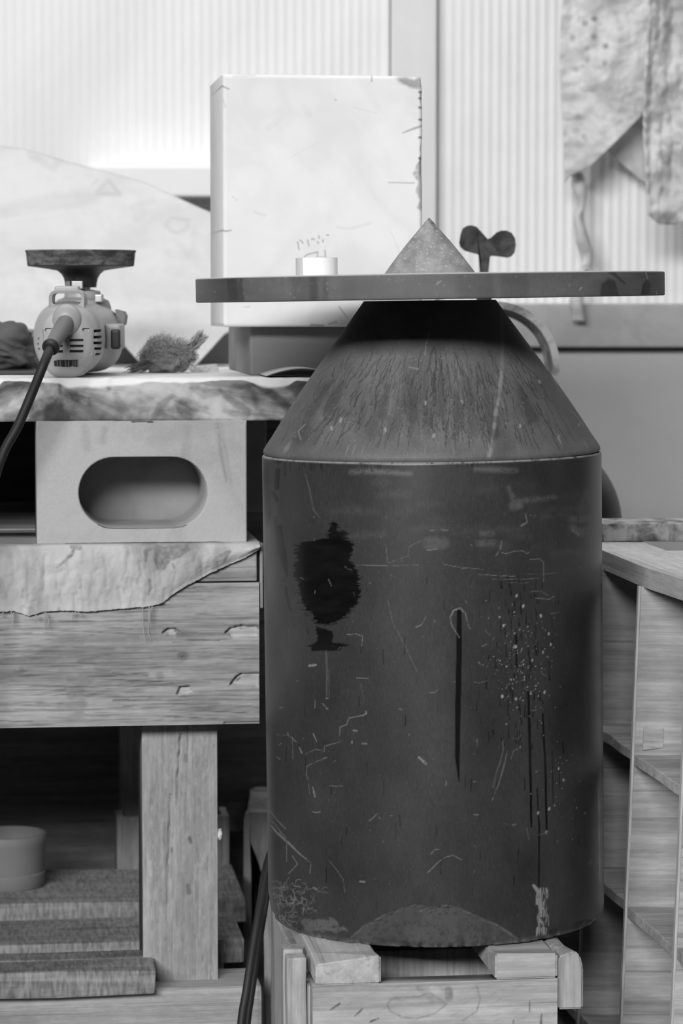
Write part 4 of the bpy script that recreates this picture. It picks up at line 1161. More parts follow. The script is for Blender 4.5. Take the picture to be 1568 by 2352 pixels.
# tub on the pallet and dim boards at the back
tb = B.top(40, 2030, 0.152)
tubx = B.hit(20, 1970, 0.46)[0]
rt = B.hit(105, 1970, 0.46)[0] - tubx
zt1 = B.hit(20, 1912, 0.46)[1]; zt0 = 0.1515
tub = thing('grey_tub', 'round grey tub standing on the pallet in the shade under the bench', 'tub', B, (tubx, 0.46, zt0))
hh = zt1 - zt0
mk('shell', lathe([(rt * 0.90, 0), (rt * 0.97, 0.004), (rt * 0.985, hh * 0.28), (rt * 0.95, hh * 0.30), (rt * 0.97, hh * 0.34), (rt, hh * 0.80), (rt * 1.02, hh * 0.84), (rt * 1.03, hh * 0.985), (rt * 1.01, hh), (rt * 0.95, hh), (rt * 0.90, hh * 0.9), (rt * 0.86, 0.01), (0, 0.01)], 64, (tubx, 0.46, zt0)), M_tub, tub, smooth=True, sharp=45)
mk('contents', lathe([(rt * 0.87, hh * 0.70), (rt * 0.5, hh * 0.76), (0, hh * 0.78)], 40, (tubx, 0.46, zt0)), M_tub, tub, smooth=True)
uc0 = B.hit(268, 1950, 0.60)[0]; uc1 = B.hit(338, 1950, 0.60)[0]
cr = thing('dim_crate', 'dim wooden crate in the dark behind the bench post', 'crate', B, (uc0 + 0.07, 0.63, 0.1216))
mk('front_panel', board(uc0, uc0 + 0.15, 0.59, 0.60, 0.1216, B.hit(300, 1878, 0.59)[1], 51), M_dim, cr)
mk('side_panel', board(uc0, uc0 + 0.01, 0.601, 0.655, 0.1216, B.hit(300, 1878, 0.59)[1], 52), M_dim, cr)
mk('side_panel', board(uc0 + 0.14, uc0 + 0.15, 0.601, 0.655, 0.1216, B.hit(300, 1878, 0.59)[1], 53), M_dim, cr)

# curved leg of a wooden stool in the gap between bench and cylinder
YS = 3.72
so = [(560, 1885), (563, 1872), (575, 1866), (600, 1866), (640, 1866), (760, 1866), (900, 1866), (930, 1880), (936, 1960), (930, 2330), (930, 2450), (890, 2450), (890, 2160), (870, 2050), (820, 1985), (740, 1962), (660, 1985), (620, 2030), (603, 2010), (588, 1965), (573, 1930), (576, 2000), (577, 2150), (577, 2300), (577, 2450), (560, 2450), (559, 2300), (559, 2100)]
def so_to(x, y, d):
    p = at(x, min(y, 2600), YS); z = p.z
    if y >= 2450: z = 0.0
    return Vector((p.x, YS + d, z))
stool = thing('stool_frame', 'dim wooden stool frame with a curved leg behind the black cylinder', 'stool', W, (at(740, 2000, YS).x, YS + 0.1, 0))
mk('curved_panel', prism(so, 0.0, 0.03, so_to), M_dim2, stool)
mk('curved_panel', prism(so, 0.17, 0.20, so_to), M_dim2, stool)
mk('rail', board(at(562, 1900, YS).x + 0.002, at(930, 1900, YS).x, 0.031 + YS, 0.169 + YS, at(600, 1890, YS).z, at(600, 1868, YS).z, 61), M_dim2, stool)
# dark boards standing behind the pine stand
for (x0, x1, yt, Yb, m, lb) in ((606, 634, 2070, 3.28, M_dim, 'narrow dark board standing behind the pine stand beside the cable'), (636, 668, 2075, 3.24, M_dim2, 'stained upright board standing close to the pine stand side')):
    p0 = at(x0, 2250, Yb); p1 = at(x1, 2250, Yb)
    mk('upright_board', board(p0.x, p1.x, Yb, Yb + 0.02, 0.0, at(x0, yt, Yb).z, 63), m, None, W, label=lb, cat='board')
# black cables
def cable(name, px, Y, r, lb):
    pts = [at(x, y, yy) for (x, y), yy in zip(px, Y)]
    pts[-1] = Vector((pts[-1].x, pts[-1].y, r))
    mk(name, tube(smooth_path(pts, 10), r, 10), M_cord, None, W, smooth=True, label=lb, cat='cable')
cable('black_cable', [(660, 1880), (632, 1935), (612, 1990), (597, 2080), (580, 2180), (565, 2280), (553, 2360), (540, 2560), (520, 2800)], [3.30, 3.22, 3.14, 3.08, 3.05, 3.03, 3.02, 3.0, 2.96], 0.0046, 'thick black cable hanging between the bench and the black cylinder')
cable('black_cable', [(668, 1900), (640, 1960), (618, 2030), (604, 2110), (590, 2200), (577, 2290), (568, 2360), (556, 2560), (548, 2800)], [3.34, 3.27, 3.19, 3.13, 3.09, 3.07, 3.06, 3.04, 3.0], 0.0036, 'thinner black cable running behind the thick hanging cable')

# =================================================================== THINGS ON THE SLAB
ZT = ZSL1
# --- wooden box block and the white marble block
vb = B.top(575, 862, ZT)[1]
ubx0 = B.hit(574, 800, vb)[0]; ubx1 = B.hit(905, 800, vb)[0]
zbx = B.hit(640, 750, vb)[1]
mk('wooden_box', box(ubx0, ubx1, vb, vb + 0.30, ZT - 0.0003, zbx, 0.003, 2), M_boxw, None, B, label='dark wooden box lying on the slab under the white marble block', cat='box')
vm = vb - 0.036
um0 = B.hit(511, 460, vm)[0]; um1 = B.hit(970, 460, vm)[0]
zm0 = zbx - 0.0002; zm1 = B.hit(740, 172, vm)[1]
nu_, nz_ = 270, 330
uu = np.linspace(um0, um1, nu_); zz = np.linspace(zm0, zm1, nz_)
UU, ZZm = np.meshgrid(uu, zz, indexing='ij')
du = np.minimum(UU - um0, um1 - UU); dz = np.minimum(ZZm - zm0, zm1 - ZZm)
dmin = np.minimum(du, dz)
rb = 0.005
VV = vm + np.where(dmin < rb, rb - np.sqrt(np.maximum(0, rb * rb - (rb - dmin) ** 2)), 0)
VV = VV + 0.0006 * (fbm(UU * 40, ZZm * 40, 3) - 0.5)
# broken right edge and upper right corner
re_ = (um1 - UU)
brk = 0.010 * np.clip(fbm(ZZm * 45, ZZm * 0 + 2, 8) - 0.32, 0, 1) * sstep(0.12, 0.2, (ZZm - zm0))
corner = np.clip(0.016 - (re_ * 0.5 + (zm1 - ZZm)), 0, 1) * 0.8
VV = VV + np.where(re_ < brk, (brk - re_) * 1.2, 0) + corner
V = np.stack([UU.ravel(), VV.ravel(), ZZm.ravel()], -1)
Fq = grid_np(nu_, nz_)
n0 = len(V)
# the other five faces: walk the rim back
rim_i = [i * nz_ for i in range(nu_)] + [(nu_ - 1) * nz_ + j for j in range(1, nz_)] + [i * nz_ + nz_ - 1 for i in range(nu_ - 2, -1, -1)] + [j for j in range(nz_ - 2, 0, -1)]
dM = 0.185
back = V[rim_i].copy(); back[:, 1] = vm + dM - 0.004
back2 = back.copy(); back2[:, 1] = vm + dM; back2[:, 0] = np.clip(back2[:, 0], um0 + 0.004, um1 - 0.004); back2[:, 2] = np.clip(back2[:, 2], zm0 + 0.004, zm1 - 0.004)
nrm = len(rim_i); ri = np.array(rim_i); k = np.arange(nrm); k2 = (k + 1) % nrm
Fq = np.vstack([Fq, np.stack([ri[k2], ri[k], n0 + k, n0 + k2], -1), np.stack([n0 + k2, n0 + k, n0 + nrm + k, n0 + nrm + k2], -1)])
V = np.vstack([V, back, back2])
X, Y = project(towp(B, V)); D = np.zeros(len(V)); G = np.zeros(len(V))
Xs = np.where(np.arange(len(V)) < n0, X, -9999)
zM = lambda x, y: (420 + x / 2.45, 140 + y / 2.45)
zT = lambda x, y: (660 + x / 11.2, 520 + y / 11.2)
for pts, w, v in ((P_(zM, (215, 140), (260, 158)), [5, 2], 0.8), (P_(zM, (215, 952), (240, 958), (272, 953)), [4, 4, 2], 0.8), (P_(zM, (1235, 405), (1300, 380), (1345, 365)), [2, 6, 7], 0.7), (P_(zM, (1155, 684), (1300, 687)), [2, 3], 0.6), (P_(zM, (1062, 85), (1062, 115)), 4, 0.55),
                  (P_(zM, (880, 1385), (925, 1445)), [5, 2], 0.6), (P_(zM, (345, 1385), (375, 1383)), 3, 0.45), (P_(zM, (820, 1480), (860, 1470)), [5, 9], 0.6), (P_(zM, (720, 1485), (790, 1488)), 5, 0.7), (P_(zM, (160, 1475), (230, 1485)), 6, 0.6), (P_(zM, (855, 218), (862, 220)), 3, 0.5), (P_(zM, (280, 765), (285, 770)), 2.5, 0.5), (P_(zM, (300, 780), (303, 783)), 2.5, 0.5),
                  (P_(zM, (1170, 960), (1220, 1080)), 2, 0.2), (P_(zM, (400, 850), (460, 870)), 8, 0.15), (P_(zM, (870, 935), (940, 945), (1060, 910)), 8, 0.12), (P_(zM, (480, 380), (540, 330)), 20, 0.08), (P_(zM, (680, 260), (710, 300)), 22, 0.08),
                  (P_(zM, (285, 85), (400, 80)), 8, 0.2), (P_(zM, (225, 220), (240, 260)), 4, 0.25), (P_(zM, (600, 545), (760, 460)), 2, 0.1), (P_(zM, (960, 260), (1090, 295)), 2, 0.15)):
    stroke(D, Xs, Y, pts, [q * 0.7 for q in w] if isinstance(w, list) else w * 0.7, v * 0.75, 2)
fillpoly(D, Xs, Y, P_(zM, (1200, 105), (1260, 92), (1330, 95), (1345, 150), (1280, 150), (1215, 130)), 0.62, 5, 5, 0.1, 0.1, 3, 4)
fillpoly(D, Xs, Y, P_(zM, (1350, 560), (1320, 570), (1300, 630), (1325, 680), (1315, 740), (1330, 790), (1320, 830), (1350, 850)), 0.5, 4, 4, 0.12, 0.12, 4, 2)
for y in (175, 210, 262, 330, 430, 548):
    stroke(D, Xs, Y, P_(zM, (1330, y), (1352, y + 3)), 5, 0.75, 1.5)
# pencil marks
for pts in (P_(zT, (255, 400), (280, 480), (295, 595)), P_(zT, (315, 355), (365, 380), (400, 435)), P_(zT, (518, 350), (535, 430), (550, 500)), P_(zT, (620, 330), (650, 310), (685, 340)), P_(zT, (805, 245), (818, 300)), P_(zT, (765, 395), (800, 435)), P_(zT, (908, 345), (912, 400)), P_(zT, (1010, 222), (1055, 222)),
            P_(zT, (435, 780), (500, 730), (640, 690), (770, 660)), P_(zT, (775, 650), (765, 800)), P_(zT, (960, 615), (980, 800)), P_(zT, (780, 800), (980, 800))):
    stroke(D, Xs, Y, pts, 2.6, 0.5, 1.2)
for k in range(30):
    stroke(G, Xs, Y, [(rnd.uniform(520, 960), rnd.uniform(190, 730))], rnd.uniform(20, 60), rnd.uniform(0.1, 0.3), 25)
mb = mk('white_marble_block', (V, Fq), M_marble, None, B, None, True, np.stack([D, G, D * 0], -1),
   'tall white marble block with chipped edge and pencil marks, standing on the dark box', 'stone block', sharp=60)
bmz = bmesh.new(); bmz.from_mesh(mb.data); bmz.verts.ensure_lookup_table()
bmz.faces.new([bmz.verts[n0 + nrm + int(q)] for q in range(nrm)]); recalc(bmz); bmz.to_mesh(mb.data); bmz.free()

# --- bowed sanding disc
sd = thing('sanding_sheet', 'bowed sanding sheet lying on the slab edge beside the dark box', 'sandpaper', B, (B.hit(690, 865, 0.02)[0], 0.05, ZT))
ua = B.hit(610, 866, 0.02)[0]; ub = B.hit(772, 866, 0.02)[0]
za = B.hit(690, 849.5, 0.02)[1] - ZT
def bow(off):
    n1, n2 = 40, 8
    V = []
    for i in range(n1):
        f = i / (n1 - 1)
        for j in range(n2):
            v = 0.014 + 0.085 * j / (n2 - 1)
            V.append((ua + (ub - ua) * f, v - 0.003 * math.sin(math.pi * f), ZT + 0.0012 + off + za * math.sin(math.pi * f) ** 0.9))
    return np.array(V), grid_np(n1, n2)
for nm, off, m in (('paper_backing', 0.0006, M_sand), ('grit_face', -0.0006, M_sandd)):
    o_ = mk(nm, bow(off), m, sd, smooth=True)
    sm = o_.modifiers.new('thickness', 'SOLIDIFY'); sm.thickness = 0.0011; sm.offset = 0

# --- wad of steel wool
wv = B.top(385, 857, ZT)[1] + 0.02
wu = B.hit(385, 830, wv)[0]
sc = 0.00052
wad = thing('steel_wool_wad', 'tangled hairy wad of steel wool on the slab beside the polisher', 'steel wool', B, (wu, wv, ZT))
bm = bmesh.new(); bmesh.ops.create_icosphere(bm, subdivisions=4, radius=1)
for q in bm.verts:
    d = q.co.copy()
    r = 0.94 + 0.42 * mnoise.noise(d * 2.1 + Vector((3, 1, 4))) + 0.12 * mnoise.noise(d * 7)
    q.co = Vector((wu + d.x * 0.029 * r, wv + d.y * 0.024 * r, max(ZT + 0.0003, ZT + 0.0165 + d.z * 0.0175 * r)))
mk('core', bm, M_woold, wad, smooth=True)
bm = bmesh.new()
for k in range(1500):
    a = rnd.uniform(0, 6.28); e = rnd.uniform(-0.1, 1.35); rr_ = rnd.uniform(0.85, 1.12) * (1 + 0.42 * mnoise.noise(Vector((math.cos(a) * math.cos(e), math.sin(a) * math.cos(e), math.sin(e))) * 2.1 + Vector((3, 1, 4))))
    p = Vector((wu + 0.031 * math.cos(a) * math.cos(e) * rr_, wv + 0.026 * math.sin(a) * math.cos(e) * rr_, ZT + 0.015 + 0.0195 * math.sin(e) * rr_))
    d = Vector((rnd.gauss(0, 1), rnd.gauss(0, 1), rnd.gauss(0, 0.7))).normalized(); pts = []
    for q in range(7):
        p2 = Vector((p.x, p.y, max(p.z, ZT + 0.001))); pts.append(p2); p = p + d * 0.0030
        d = (d + Vector((rnd.gauss(0, 0.5), rnd.gauss(0, 0.5), rnd.gauss(0, 0.5)))).normalized()
        to_c = Vector((wu, wv, ZT + 0.014)) - p
        if to_c.length > 0.033: d = (d + to_c.normalized() * 0.8).normalized()
    tube(pts, rnd.uniform(0.00012, 0.00028), 3, bm, False)
# the tail sticking up at the right, and the flat trail at the left
for k in range(110):
    p = Vector((wu + 0.024 + rnd.gauss(0, 0.003), wv + rnd.gauss(0, 0.004), ZT + 0.024 + rnd.gauss(0, 0.003))); pts = []
    for q in range(7):
        pts.append(p); p = p + Vector((0.0026 + rnd.gauss(0, 0.001), rnd.gauss(0, 0.001), 0.0032 + rnd.gauss(0, 0.0009)))
    tube(pts, 0.0004, 4, bm, False)
for k in range(90):
    p = Vector((wu - 0.025 + rnd.gauss(0, 0.004), wv + rnd.gauss(0, 0.006), ZT + 0.006 + abs(rnd.gauss(0, 0.003)))); pts = []
    for q in range(6):
        pts.append(Vector((p.x, p.y, max(p.z, ZT + 0.0007)))); p = p + Vector((-0.003 + rnd.gauss(0, 0.0012), rnd.gauss(0, 0.001), -0.0009 + rnd.gauss(0, 0.0008)))
    tube(pts, 0.0004, 4, bm, False)
mk('hairs', bm, M_wool, wad, smooth=True, kind='stuff')

# --- slivers of wood lying behind the wad
for q, (x0, y0, x1, y1, v, r, lb) in enumerate(((425, 846, 520, 836, 0.36, 0.0035, 'thin pale wood sliver lying behind the steel wool'), (440, 856, 524, 852, 0.24, 0.003, 'short pale stick lying on the slab against the dark box'))):
    a_ = B.hit(x0, y0, v); b_ = B.hit(x1, y1, v)
    mk('wood_sliver', hexa([(a_[0], v, ZT), (b_[0] - 0.01, v + 0.02, ZT), (b_[0] - 0.01, v + 0.032, ZT), (a_[0], v + 0.012, ZT), (a_[0], v, ZT + r), (b_[0] - 0.01, v + 0.02, ZT + 2 * r), (b_[0] - 0.01, v + 0.032, ZT + 2 * r), (a_[0], v + 0.012, ZT + r)], 0.0008), M_top, None, B, label=lb, cat='stick')
# --- grey board and plastic sheet at the back of the slab
vg = 0.705
g0 = B.hit(150, 800, vg)[0]; g1 = B.hit(530, 800, vg)[0]
mk('grey_board', box(g0, g1, vg, vg + 0.018, ZT, B.hit(300, 735, vg)[1], 0.002), M_greyb, None, B, label='grey board standing on edge at the back of the slab behind the steel wool', cat='board')

toutl = [(-160, 330), (0, 338), (60, 345), (150, 372), (250, 398), (330, 420), (400, 452), (460, 480), (520, 505), (560, 530)]
boutl = [(-160, 748), (0, 750), (110, 758), (240, 765), (270, 775), (335, 847), (385, 856), (440, 850), (515, 768), (560, 740)]
def plin(t, x): return float(np.interp(x, [p[0] for p in t], [p[1] for p in t]))
nx_, ny_ = 200, 120
V = []
for i in range(nx_):
    px = -160 + 720 * i / (nx_ - 1)
    t_, b_ = plin(toutl, px), plin(boutl, px)
    for j in range(ny_):
        f = j / (ny_ - 1)
        py = t_ + (b_ - t_) * f
        Yd = 4.36 - 0.75 * (max(0.0, py - 330) / 525.0) ** 0.7
        Yd += 0.025 * (fbm(np.array([px * 0.012]), np.array([py * 0.012]), 14)[0] - 0.5)
        V.append(at(px, py, Yd))
V = np.array([tuple(p) for p in V])
rx, rz = vnoise(V[:, 0] * 18, V[:, 2] * 18, 5), vnoise(V[:, 0] * 40 + V[:, 2] * 30, V[:, 2] * 22, 6)
V[:, 1] -= 0.010 * rx + 0.006 * rz
X, Y = project(V); D = np.zeros(len(V)); G = np.zeros(len(V))
zP = lambda x, y: (x / 2.45, y / 2.45)
for pts, w, v in ((P_(zP, (545, 1085), (610, 1020), (675, 1100), (545, 1095)), 5, 0.35), (P_(zP, (515, 1050), (550, 1015)), 4, 0.2), (P_(zP, (930, 1275), (960, 1230), (1060, 1245), (1050, 1295), (990, 1320), (930, 1275)), 5, 0.25), (P_(zP, (165, 870), (220, 840), (340, 890), (300, 955), (165, 870)), 14, 0.2), (P_(zP, (740, 1180), (860, 1130)), 12, 0.12), (P_(zP, (770, 1230), (800, 1200)), 20, 0.15)):
    stroke(D, X, Y, pts, w, v, 5)
sh = mk('plastic_sheet', (V, grid_np(nx_, ny_)), M_sheet, None, W, None, True, np.stack([D, G, D * 0], -1),
        'large creased white plastic sheet leaning on the wall behind the polisher', 'plastic sheet')
sm = sh.modifiers.new('thickness', 'SOLIDIFY'); sm.thickness = 0.003; sm.offset = 0

# --- rags at the far left
def rag(name, px, py, rx_, rz_, v, m, lb, seed, flat=0.0):
    u, z = B.hit(px, py, v)
    bm = bmesh.new(); bmesh.ops.create_icosphere(bm, subdivisions=5, radius=1)
    for q in bm.verts:
        d = q.co.copy()
        f = 1 + 0.30 * mnoise.noise(d * 1.6 + Vector((seed, 2, 1))) - 0.30 * abs(mnoise.noise(Vector((d.x * 1.3, d.y * 2.2, d.z * 3.6 + d.x * 1.4)) + Vector((seed, seed, 0))))
        q.co = Vector((u + d.x * rx_ * f, v + 0.06 + d.y * 0.06 * f, max(ZT + 0.0045 * flat, z + d.z * rz_ * f)))
    return mk(name, bm, m, None, B, None, True, label=lb, cat='rag')
rag('crumpled_rag', 5, 800, 0.050, 0.036, 0.24, M_rag, 'dark crumpled rag on a flat sheet at the end of the slab', 4.0, 1)
rag('crumpled_rag', 85, 822, 0.046, 0.024, 0.36, M_rag2, 'grey crumpled rag behind the polisher', 9.0)
fu0 = B.hit(-160, 852, 0.12)[0]; fu1 = B.hit(88, 852, 0.12)[0]
mk('flat_sheet', box(fu0, fu1, 0.15, 0.42, ZT, ZT + 0.0042, 0.0015), M_bottle, None, B, label='thin black flat sheet lying on the slab under the dark rag', cat='sheet')

# =================================================================== POLISHING MACHINE
from mathutils.bvhtree import BVHTree
YR = 3.165
gx = (160 - CX) / F * 3.205
PF = Frame(gx, YR, 0)
pol = thing('polishing_machine', 'grey corded polishing machine lying with its round pad facing up on the slab', 'power tool', PF, (0, 0.1, ZT))
cz0 = ZT + 0.0428
SEC = [(0.000, 0, cz0, 0.018, 0.024, 2.2), (0.003, 0, cz0, 0.028, 0.034, 2.3), (0.010, 0, cz0, 0.0350, 0.0395, 2.4), (0.022, 0, cz0, 0.0382, 0.0424, 2.4), (0.045, 0, cz0, 0.0392, 0.0428, 2.4), (0.062, 0, cz0, 0.0388, 0.0424, 2.4), (0.066, 0, cz0, 0.0372, 0.0408, 2.4),
       (0.085, 0.001, cz0, 0.0360, 0.0400, 2.3), (0.13, 0.003, cz0 - 0.001, 0.0370, 0.0395, 2.3), (0.17, 0.005, cz0 - 0.001, 0.0400, 0.0400, 2.6), (0.215, 0.006, cz0 - 0.002, 0.0410, 0.0395, 2.8), (0.245, 0.006, cz0 - 0.003, 0.0360, 0.0360, 2.6), (0.262, 0.006, cz0 - 0.004, 0.022, 0.024, 2.3)]
def loft(SEC, n=64, sub=4):
    S_ = []
    for a, b_ in zip(SEC[:-1], SEC[1:]):
        for k in range(sub):
            f = k / sub; S_.append(tuple(x + (y - x) * f for x, y in zip(a, b_)))
    S_.append(SEC[-1])
    bm = bmesh.new(); rings = []
    for y, dx, cz, rx, rz, e_ in S_:
        rg = []
        for i in range(n):
            a = 2 * math.pi * i / n; c, s = math.cos(a), math.sin(a)
            e = e_ if s >= 0 else e_ * 0.86
            rg.append(bm.verts.new((dx + rx * math.copysign(abs(c) ** (2 / e), c), y, cz + rz * math.copysign(abs(s) ** (2 / e), s))))
        rings.append(rg)
    for a, b_ in zip(rings[:-1], rings[1:]):
        for i in range(n): bm.faces.new([a[i], a[(i + 1) % n], b_[(i + 1) % n], b_[i]])
    bm.faces.new(rings[0][::-1]); bm.faces.new(rings[-1])
    return recalc(bm)
vb_, fb_ = geo_arrays(loft(SEC))
house = mk('housing', (vb_, fb_), M_body, pol, smooth=True, sharp=50)
bm = bmesh.new(); bmesh.ops.create_uvsphere(bm, u_segments=40, v_segments=28, radius=1)
def _se(c, e): return math.copysign(abs(c) ** e, c)
for q in bm.verts: q.co = Vector((_se(q.co.x, 0.7) * 0.0245, 0.024 + _se(q.co.y, 0.7) * 0.023, ZT + 0.0172 + _se(q.co.z, 0.8) * 0.0172))
vf_, ff_ = geo_arrays(bm)
foot_o = mk('foot', (vf_, ff_), M_body, house, smooth=True)
BV = BVHTree.FromPolygons([PF.w(v) for v in list(vb_) + list(vf_)], list(fb_) + [[i + len(vb_) for i in q] for q in ff_])
zQ = lambda x, y: (x / 3.015, 540 + y / 3.015)
def on_body(x, y):
    px, py = zQ(x, y)
    h = BV.ray_cast(Vector((0, 0, CAMZ)), ray(px, py).normalized())
    if h[0] is None: return None
    return h[0], h[1]
def pad_on(x, y, w, h, th=0.0010, deep=-0.002, rb=0.4):
    r_ = on_body(x, y)
    if r_ is None: return None
    P, N = r_
    Rr = Vector((0, 0, 1)).cross(N); Rr = (Rr * (1 if Rr.x > 0 else -1)).normalized()
    U_ = N.cross(Rr); U_ = (U_ * (1 if U_.z > 0 else -1)).normalized()
    k = 3.2 / F / 3.015
    cosr = max(0.3, abs(Rr.x))
    hw, hh_ = w * k / 2 / cosr, h * k / 2
    bm = bmesh.new(); pts = []
    rr_ = min(hw, hh_) * rb * 2 * 0.5
    ol = []
    for cx_, cy_, a0 in ((hw - rr_, hh_ - rr_, 0), (-hw + rr_, hh_ - rr_, 90), (-hw + rr_, -hh_ + rr_, 180), (hw - rr_, -hh_ + rr_, 270)):
        for q in range(5):
            a = R(a0 + 90 * q / 4); ol.append((cx_ + rr_ * math.cos(a), cy_ + rr_ * math.sin(a)))
    def to(x_, y_, d):
        p = P + Rr * x_ + U_ * y_
        hit = BV.find_nearest(p)
        if hit[0] is not None: p = hit[0]
        return PF.l(p + N * d)
    return prism(ol, th, deep, to)
cutters = []
for (x, y, w, h) in ((530, 728, 95, 18), (530, 768, 95, 18), (530, 805, 95, 18), (412, 768, 44, 18), (414, 806, 44, 18), (684, 662, 38, 20), (684, 706, 42, 20), (686, 748, 42, 20), (685, 787, 40, 20), (680, 825, 34, 18), (266, 718, 16, 18), (263, 755, 16, 18), (270, 790, 16, 18)):
    g = pad_on(x, y, w, h, 0.003, -0.0075)
    if g: cutters.append(geo_arrays(g))
    g = pad_on(x, y, w, h, -0.0073, -0.009)
    if g: mk('vent_slot', g, M_grey, house)
for x in range(386, 548, 18):
    g = pad_on(x, 888, 20, 50 if 390 < x < 545 else 40, 0.0006, rb=0.3)
    if g: mk('inset_panel', g, M_black, house)
for k, x in enumerate((400, 420, 455, 475, 505, 520, 535)):
    g = pad_on(x, 888, 7, 42, 0.0013)
    if g: mk('rib', g, M_grey, house)
for x in (335, 596):
    g = pad_on(x, 656, 52, 26, 0.003, -0.0035, rb=0.9)
    if g: cutters.append(geo_arrays(g))
# cut the slots and recesses out of the housing and its foot
cme = bpy.data.meshes.new('cutter'); cv = []; cf = []
for v_, f_ in cutters:
    cf += [[i + len(cv) for i in q] for q in f_]; cv += [tuple(Vector(p) - BASE[pol.name]) for p in v_]
cme.from_pydata(cv, [], cf); cme.update()
cut_o = bpy.data.objects.new('cutter', cme); COL.objects.link(cut_o); cut_o.parent = pol
for tgt in (house, foot_o):
    md = tgt.modifiers.new('slots', 'BOOLEAN'); md.operation = 'DIFFERENCE'; md.solver = 'EXACT'; md.object = cut_o; md.use_self = True
bpy.context.view_layer.update()
dg = bpy.context.evaluated_depsgraph_get()
for tgt in (house, foot_o):
    nm_ = bpy.data.meshes.new_from_object(tgt.evaluated_get(dg))
    tgt.modifiers.clear()
    if len(nm_.polygons) > 100: tgt.data = nm_
bpy.data.objects.remove(cut_o)
for tgt in (house, foot_o):
    tgt.data.polygons.foreach_set('use_smooth', np.ones(len(tgt.data.polygons), bool)); tgt.data.set_sharp_from_angle(angle=R(40))
for x in (640, 296):
    g = pad_on(x, 745, 8, 190, 0.0016, rb=0.9)
    if g: mk('rib', g, M_body, house)
# boss, sleeve, collar and cord
Pb, Nb = on_body(462, 600)
Pl = PF.l(Pb)
bm = bmesh.new(); bmesh.ops.create_uvsphere(bm, u_segments=32, v_segments=20, radius=1)
for q in bm.verts: q.co = Vector((Pl.x + q.co.x * 0.0165, Pl.y + 0.003 + q.co.y * 0.011, Pl.z + 0.002 + q.co.z * 0.0180))
mk('cord_boss', bm, M_body, house, smooth=True)
e1 = PF.l(at(*zQ(352, 775), 3.105)); s1 = Vector((Pl.x, Pl.y + 0.002, Pl.z + 0.001))
mk('cord_sleeve', tube([s1, s1.lerp(e1, 0.25), s1.lerp(e1, 0.5), s1.lerp(e1, 0.8), e1], [0.0098, 0.0097, 0.0092, 0.0082, 0.0078], 24), M_grey, pol, smooth=True, sharp=60)
dr = (e1 - s1).normalized()
mk('collar', tube([e1 - dr * 0.0035, e1 - dr * 0.0015, e1 + dr * 0.0015, e1 + dr * 0.003], [0.0085, 0.0096, 0.0096, 0.0085], 24), M_black, pol, smooth=True)
cp = [e1, PF.l(at(*zQ(300, 900), 3.085)), PF.l(at(*zQ(215, 1110), 3.085)), PF.l(at(*zQ(120, 1330), 3.085)), PF.l(at(8, 1040, 3.085)), PF.l(at(-20, 1130, 3.085)), PF.l(at(-70, 1350, 3.07)), PF.l(at(-130, 1700, 3.04)), PF.l(at(-150, 2200, 3.0))]
pf_end = PF.l(at(-130, 2500, 2.9)); pf_end.z = 0.006; cp.append(pf_end)
mk('cord', tube(smooth_path(cp, 8), 0.0053, 12), M_cord, pol, smooth=True)
# hanging loop on the rear
def rrect(x0, x1, y0, y1, r, n=6):
    o = []
    for cx_, cy_, a0 in ((x1 - r, y0 + r, -90), (x1 - r, y1 - r, 0), (x0 + r, y1 - r, 90), (x0 + r, y0 + r, 180)):
        for q in range(n + 1):
            a = R(a0 + 90 * q / n); o.append((cx_ + r * math.cos(a), cy_ + r * math.sin(a)))
    return o
def loop_ring(ox, ix, Y0, Y1):
    bm = bmesh.new(); lv = []
    for ol, Yd in ((ox, Y0 + 0.0012), (rr1, Y0), (ix, Y0 + 0.0006), (ix, Y1), (ox, Y1)):
        lv.append([bm.verts.new(PF.l(at(*zQ(x, y), YR + 0.015) + Vector((0, Yd - 0.015, 0)))) for x, y in ol])
    n = len(ox)
    for a, b_ in zip(lv, lv[1:] + lv[:1]):
        for i in range(n): bm.faces.new([a[i], a[(i + 1) % n], b_[(i + 1) % n], b_[i]])
    return recalc(bm)
ox_ = rrect(340, 590, 378, 560, 55); ix_ = rrect(363, 565, 404, 482, 26)
rr1 = rrect(346, 584, 384, 552, 50)
mk('hanging_loop', loop_ring(ox_, ix_, 0.010, 0.045), M_body, house, smooth=True, sharp=50)
def pbox(x0, x1, y0, y1, Y0, Y1, bev=0.001):
    a = PF.l(at(*zQ(x0, y1), YR + Y0)); b_ = PF.l(at(*zQ(x1, y0), YR + Y0))
    return box(a.x, b_.x, Y0, Y1, a.z, b_.z, bev, 3)
mk('loop_cap', pbox(376, 545, 352, 396, 0.016, 0.04, 0.0025), M_body, house)
# gear head, spindle, side grip, switch
YH = 0.235
px_h = PF.l(at(186, 690, YR + YH)).x
head = mk('gear_head', lathe([(0.034, 0.050), (0.034, 0.078), (0.031, 0.086), (0.022, 0.090), (0.021, 0.097), (0.012, 0.099)], 48, (px_h + 0.002, YH, ZT)), M_body, pol, smooth=True, sharp=35)
mk('spindle', lathe([(0.0115, 0.098), (0.0115, 0.109), (0.0085, 0.110), (0.0085, 0.120)], 32, (px_h, YH, ZT)), M_metal, pol, smooth=True, sharp=35)
mk('spindle_nut', pbox(495, 572, 318, 372, YH - 0.03, YH - 0.012, 0.001), M_metal, pol)
mk('lock_button', pbox(655, 708, 410, 466, YH - 0.035, YH - 0.015, 0.0015), M_metal, pol)
mk('lock_pin', pbox(456, 486, 318, 360, YH - 0.03, YH - 0.02, 0.001), M_grey, pol)
hx = [(795, 515), (850, 530), (866, 560), (856, 622), (832, 634), (815, 600)]
def hto(x, y, d):
    p = PF.l(at(*zQ(x, y), YR + 0.19)); return Vector((p.x, p.y + d, p.z))
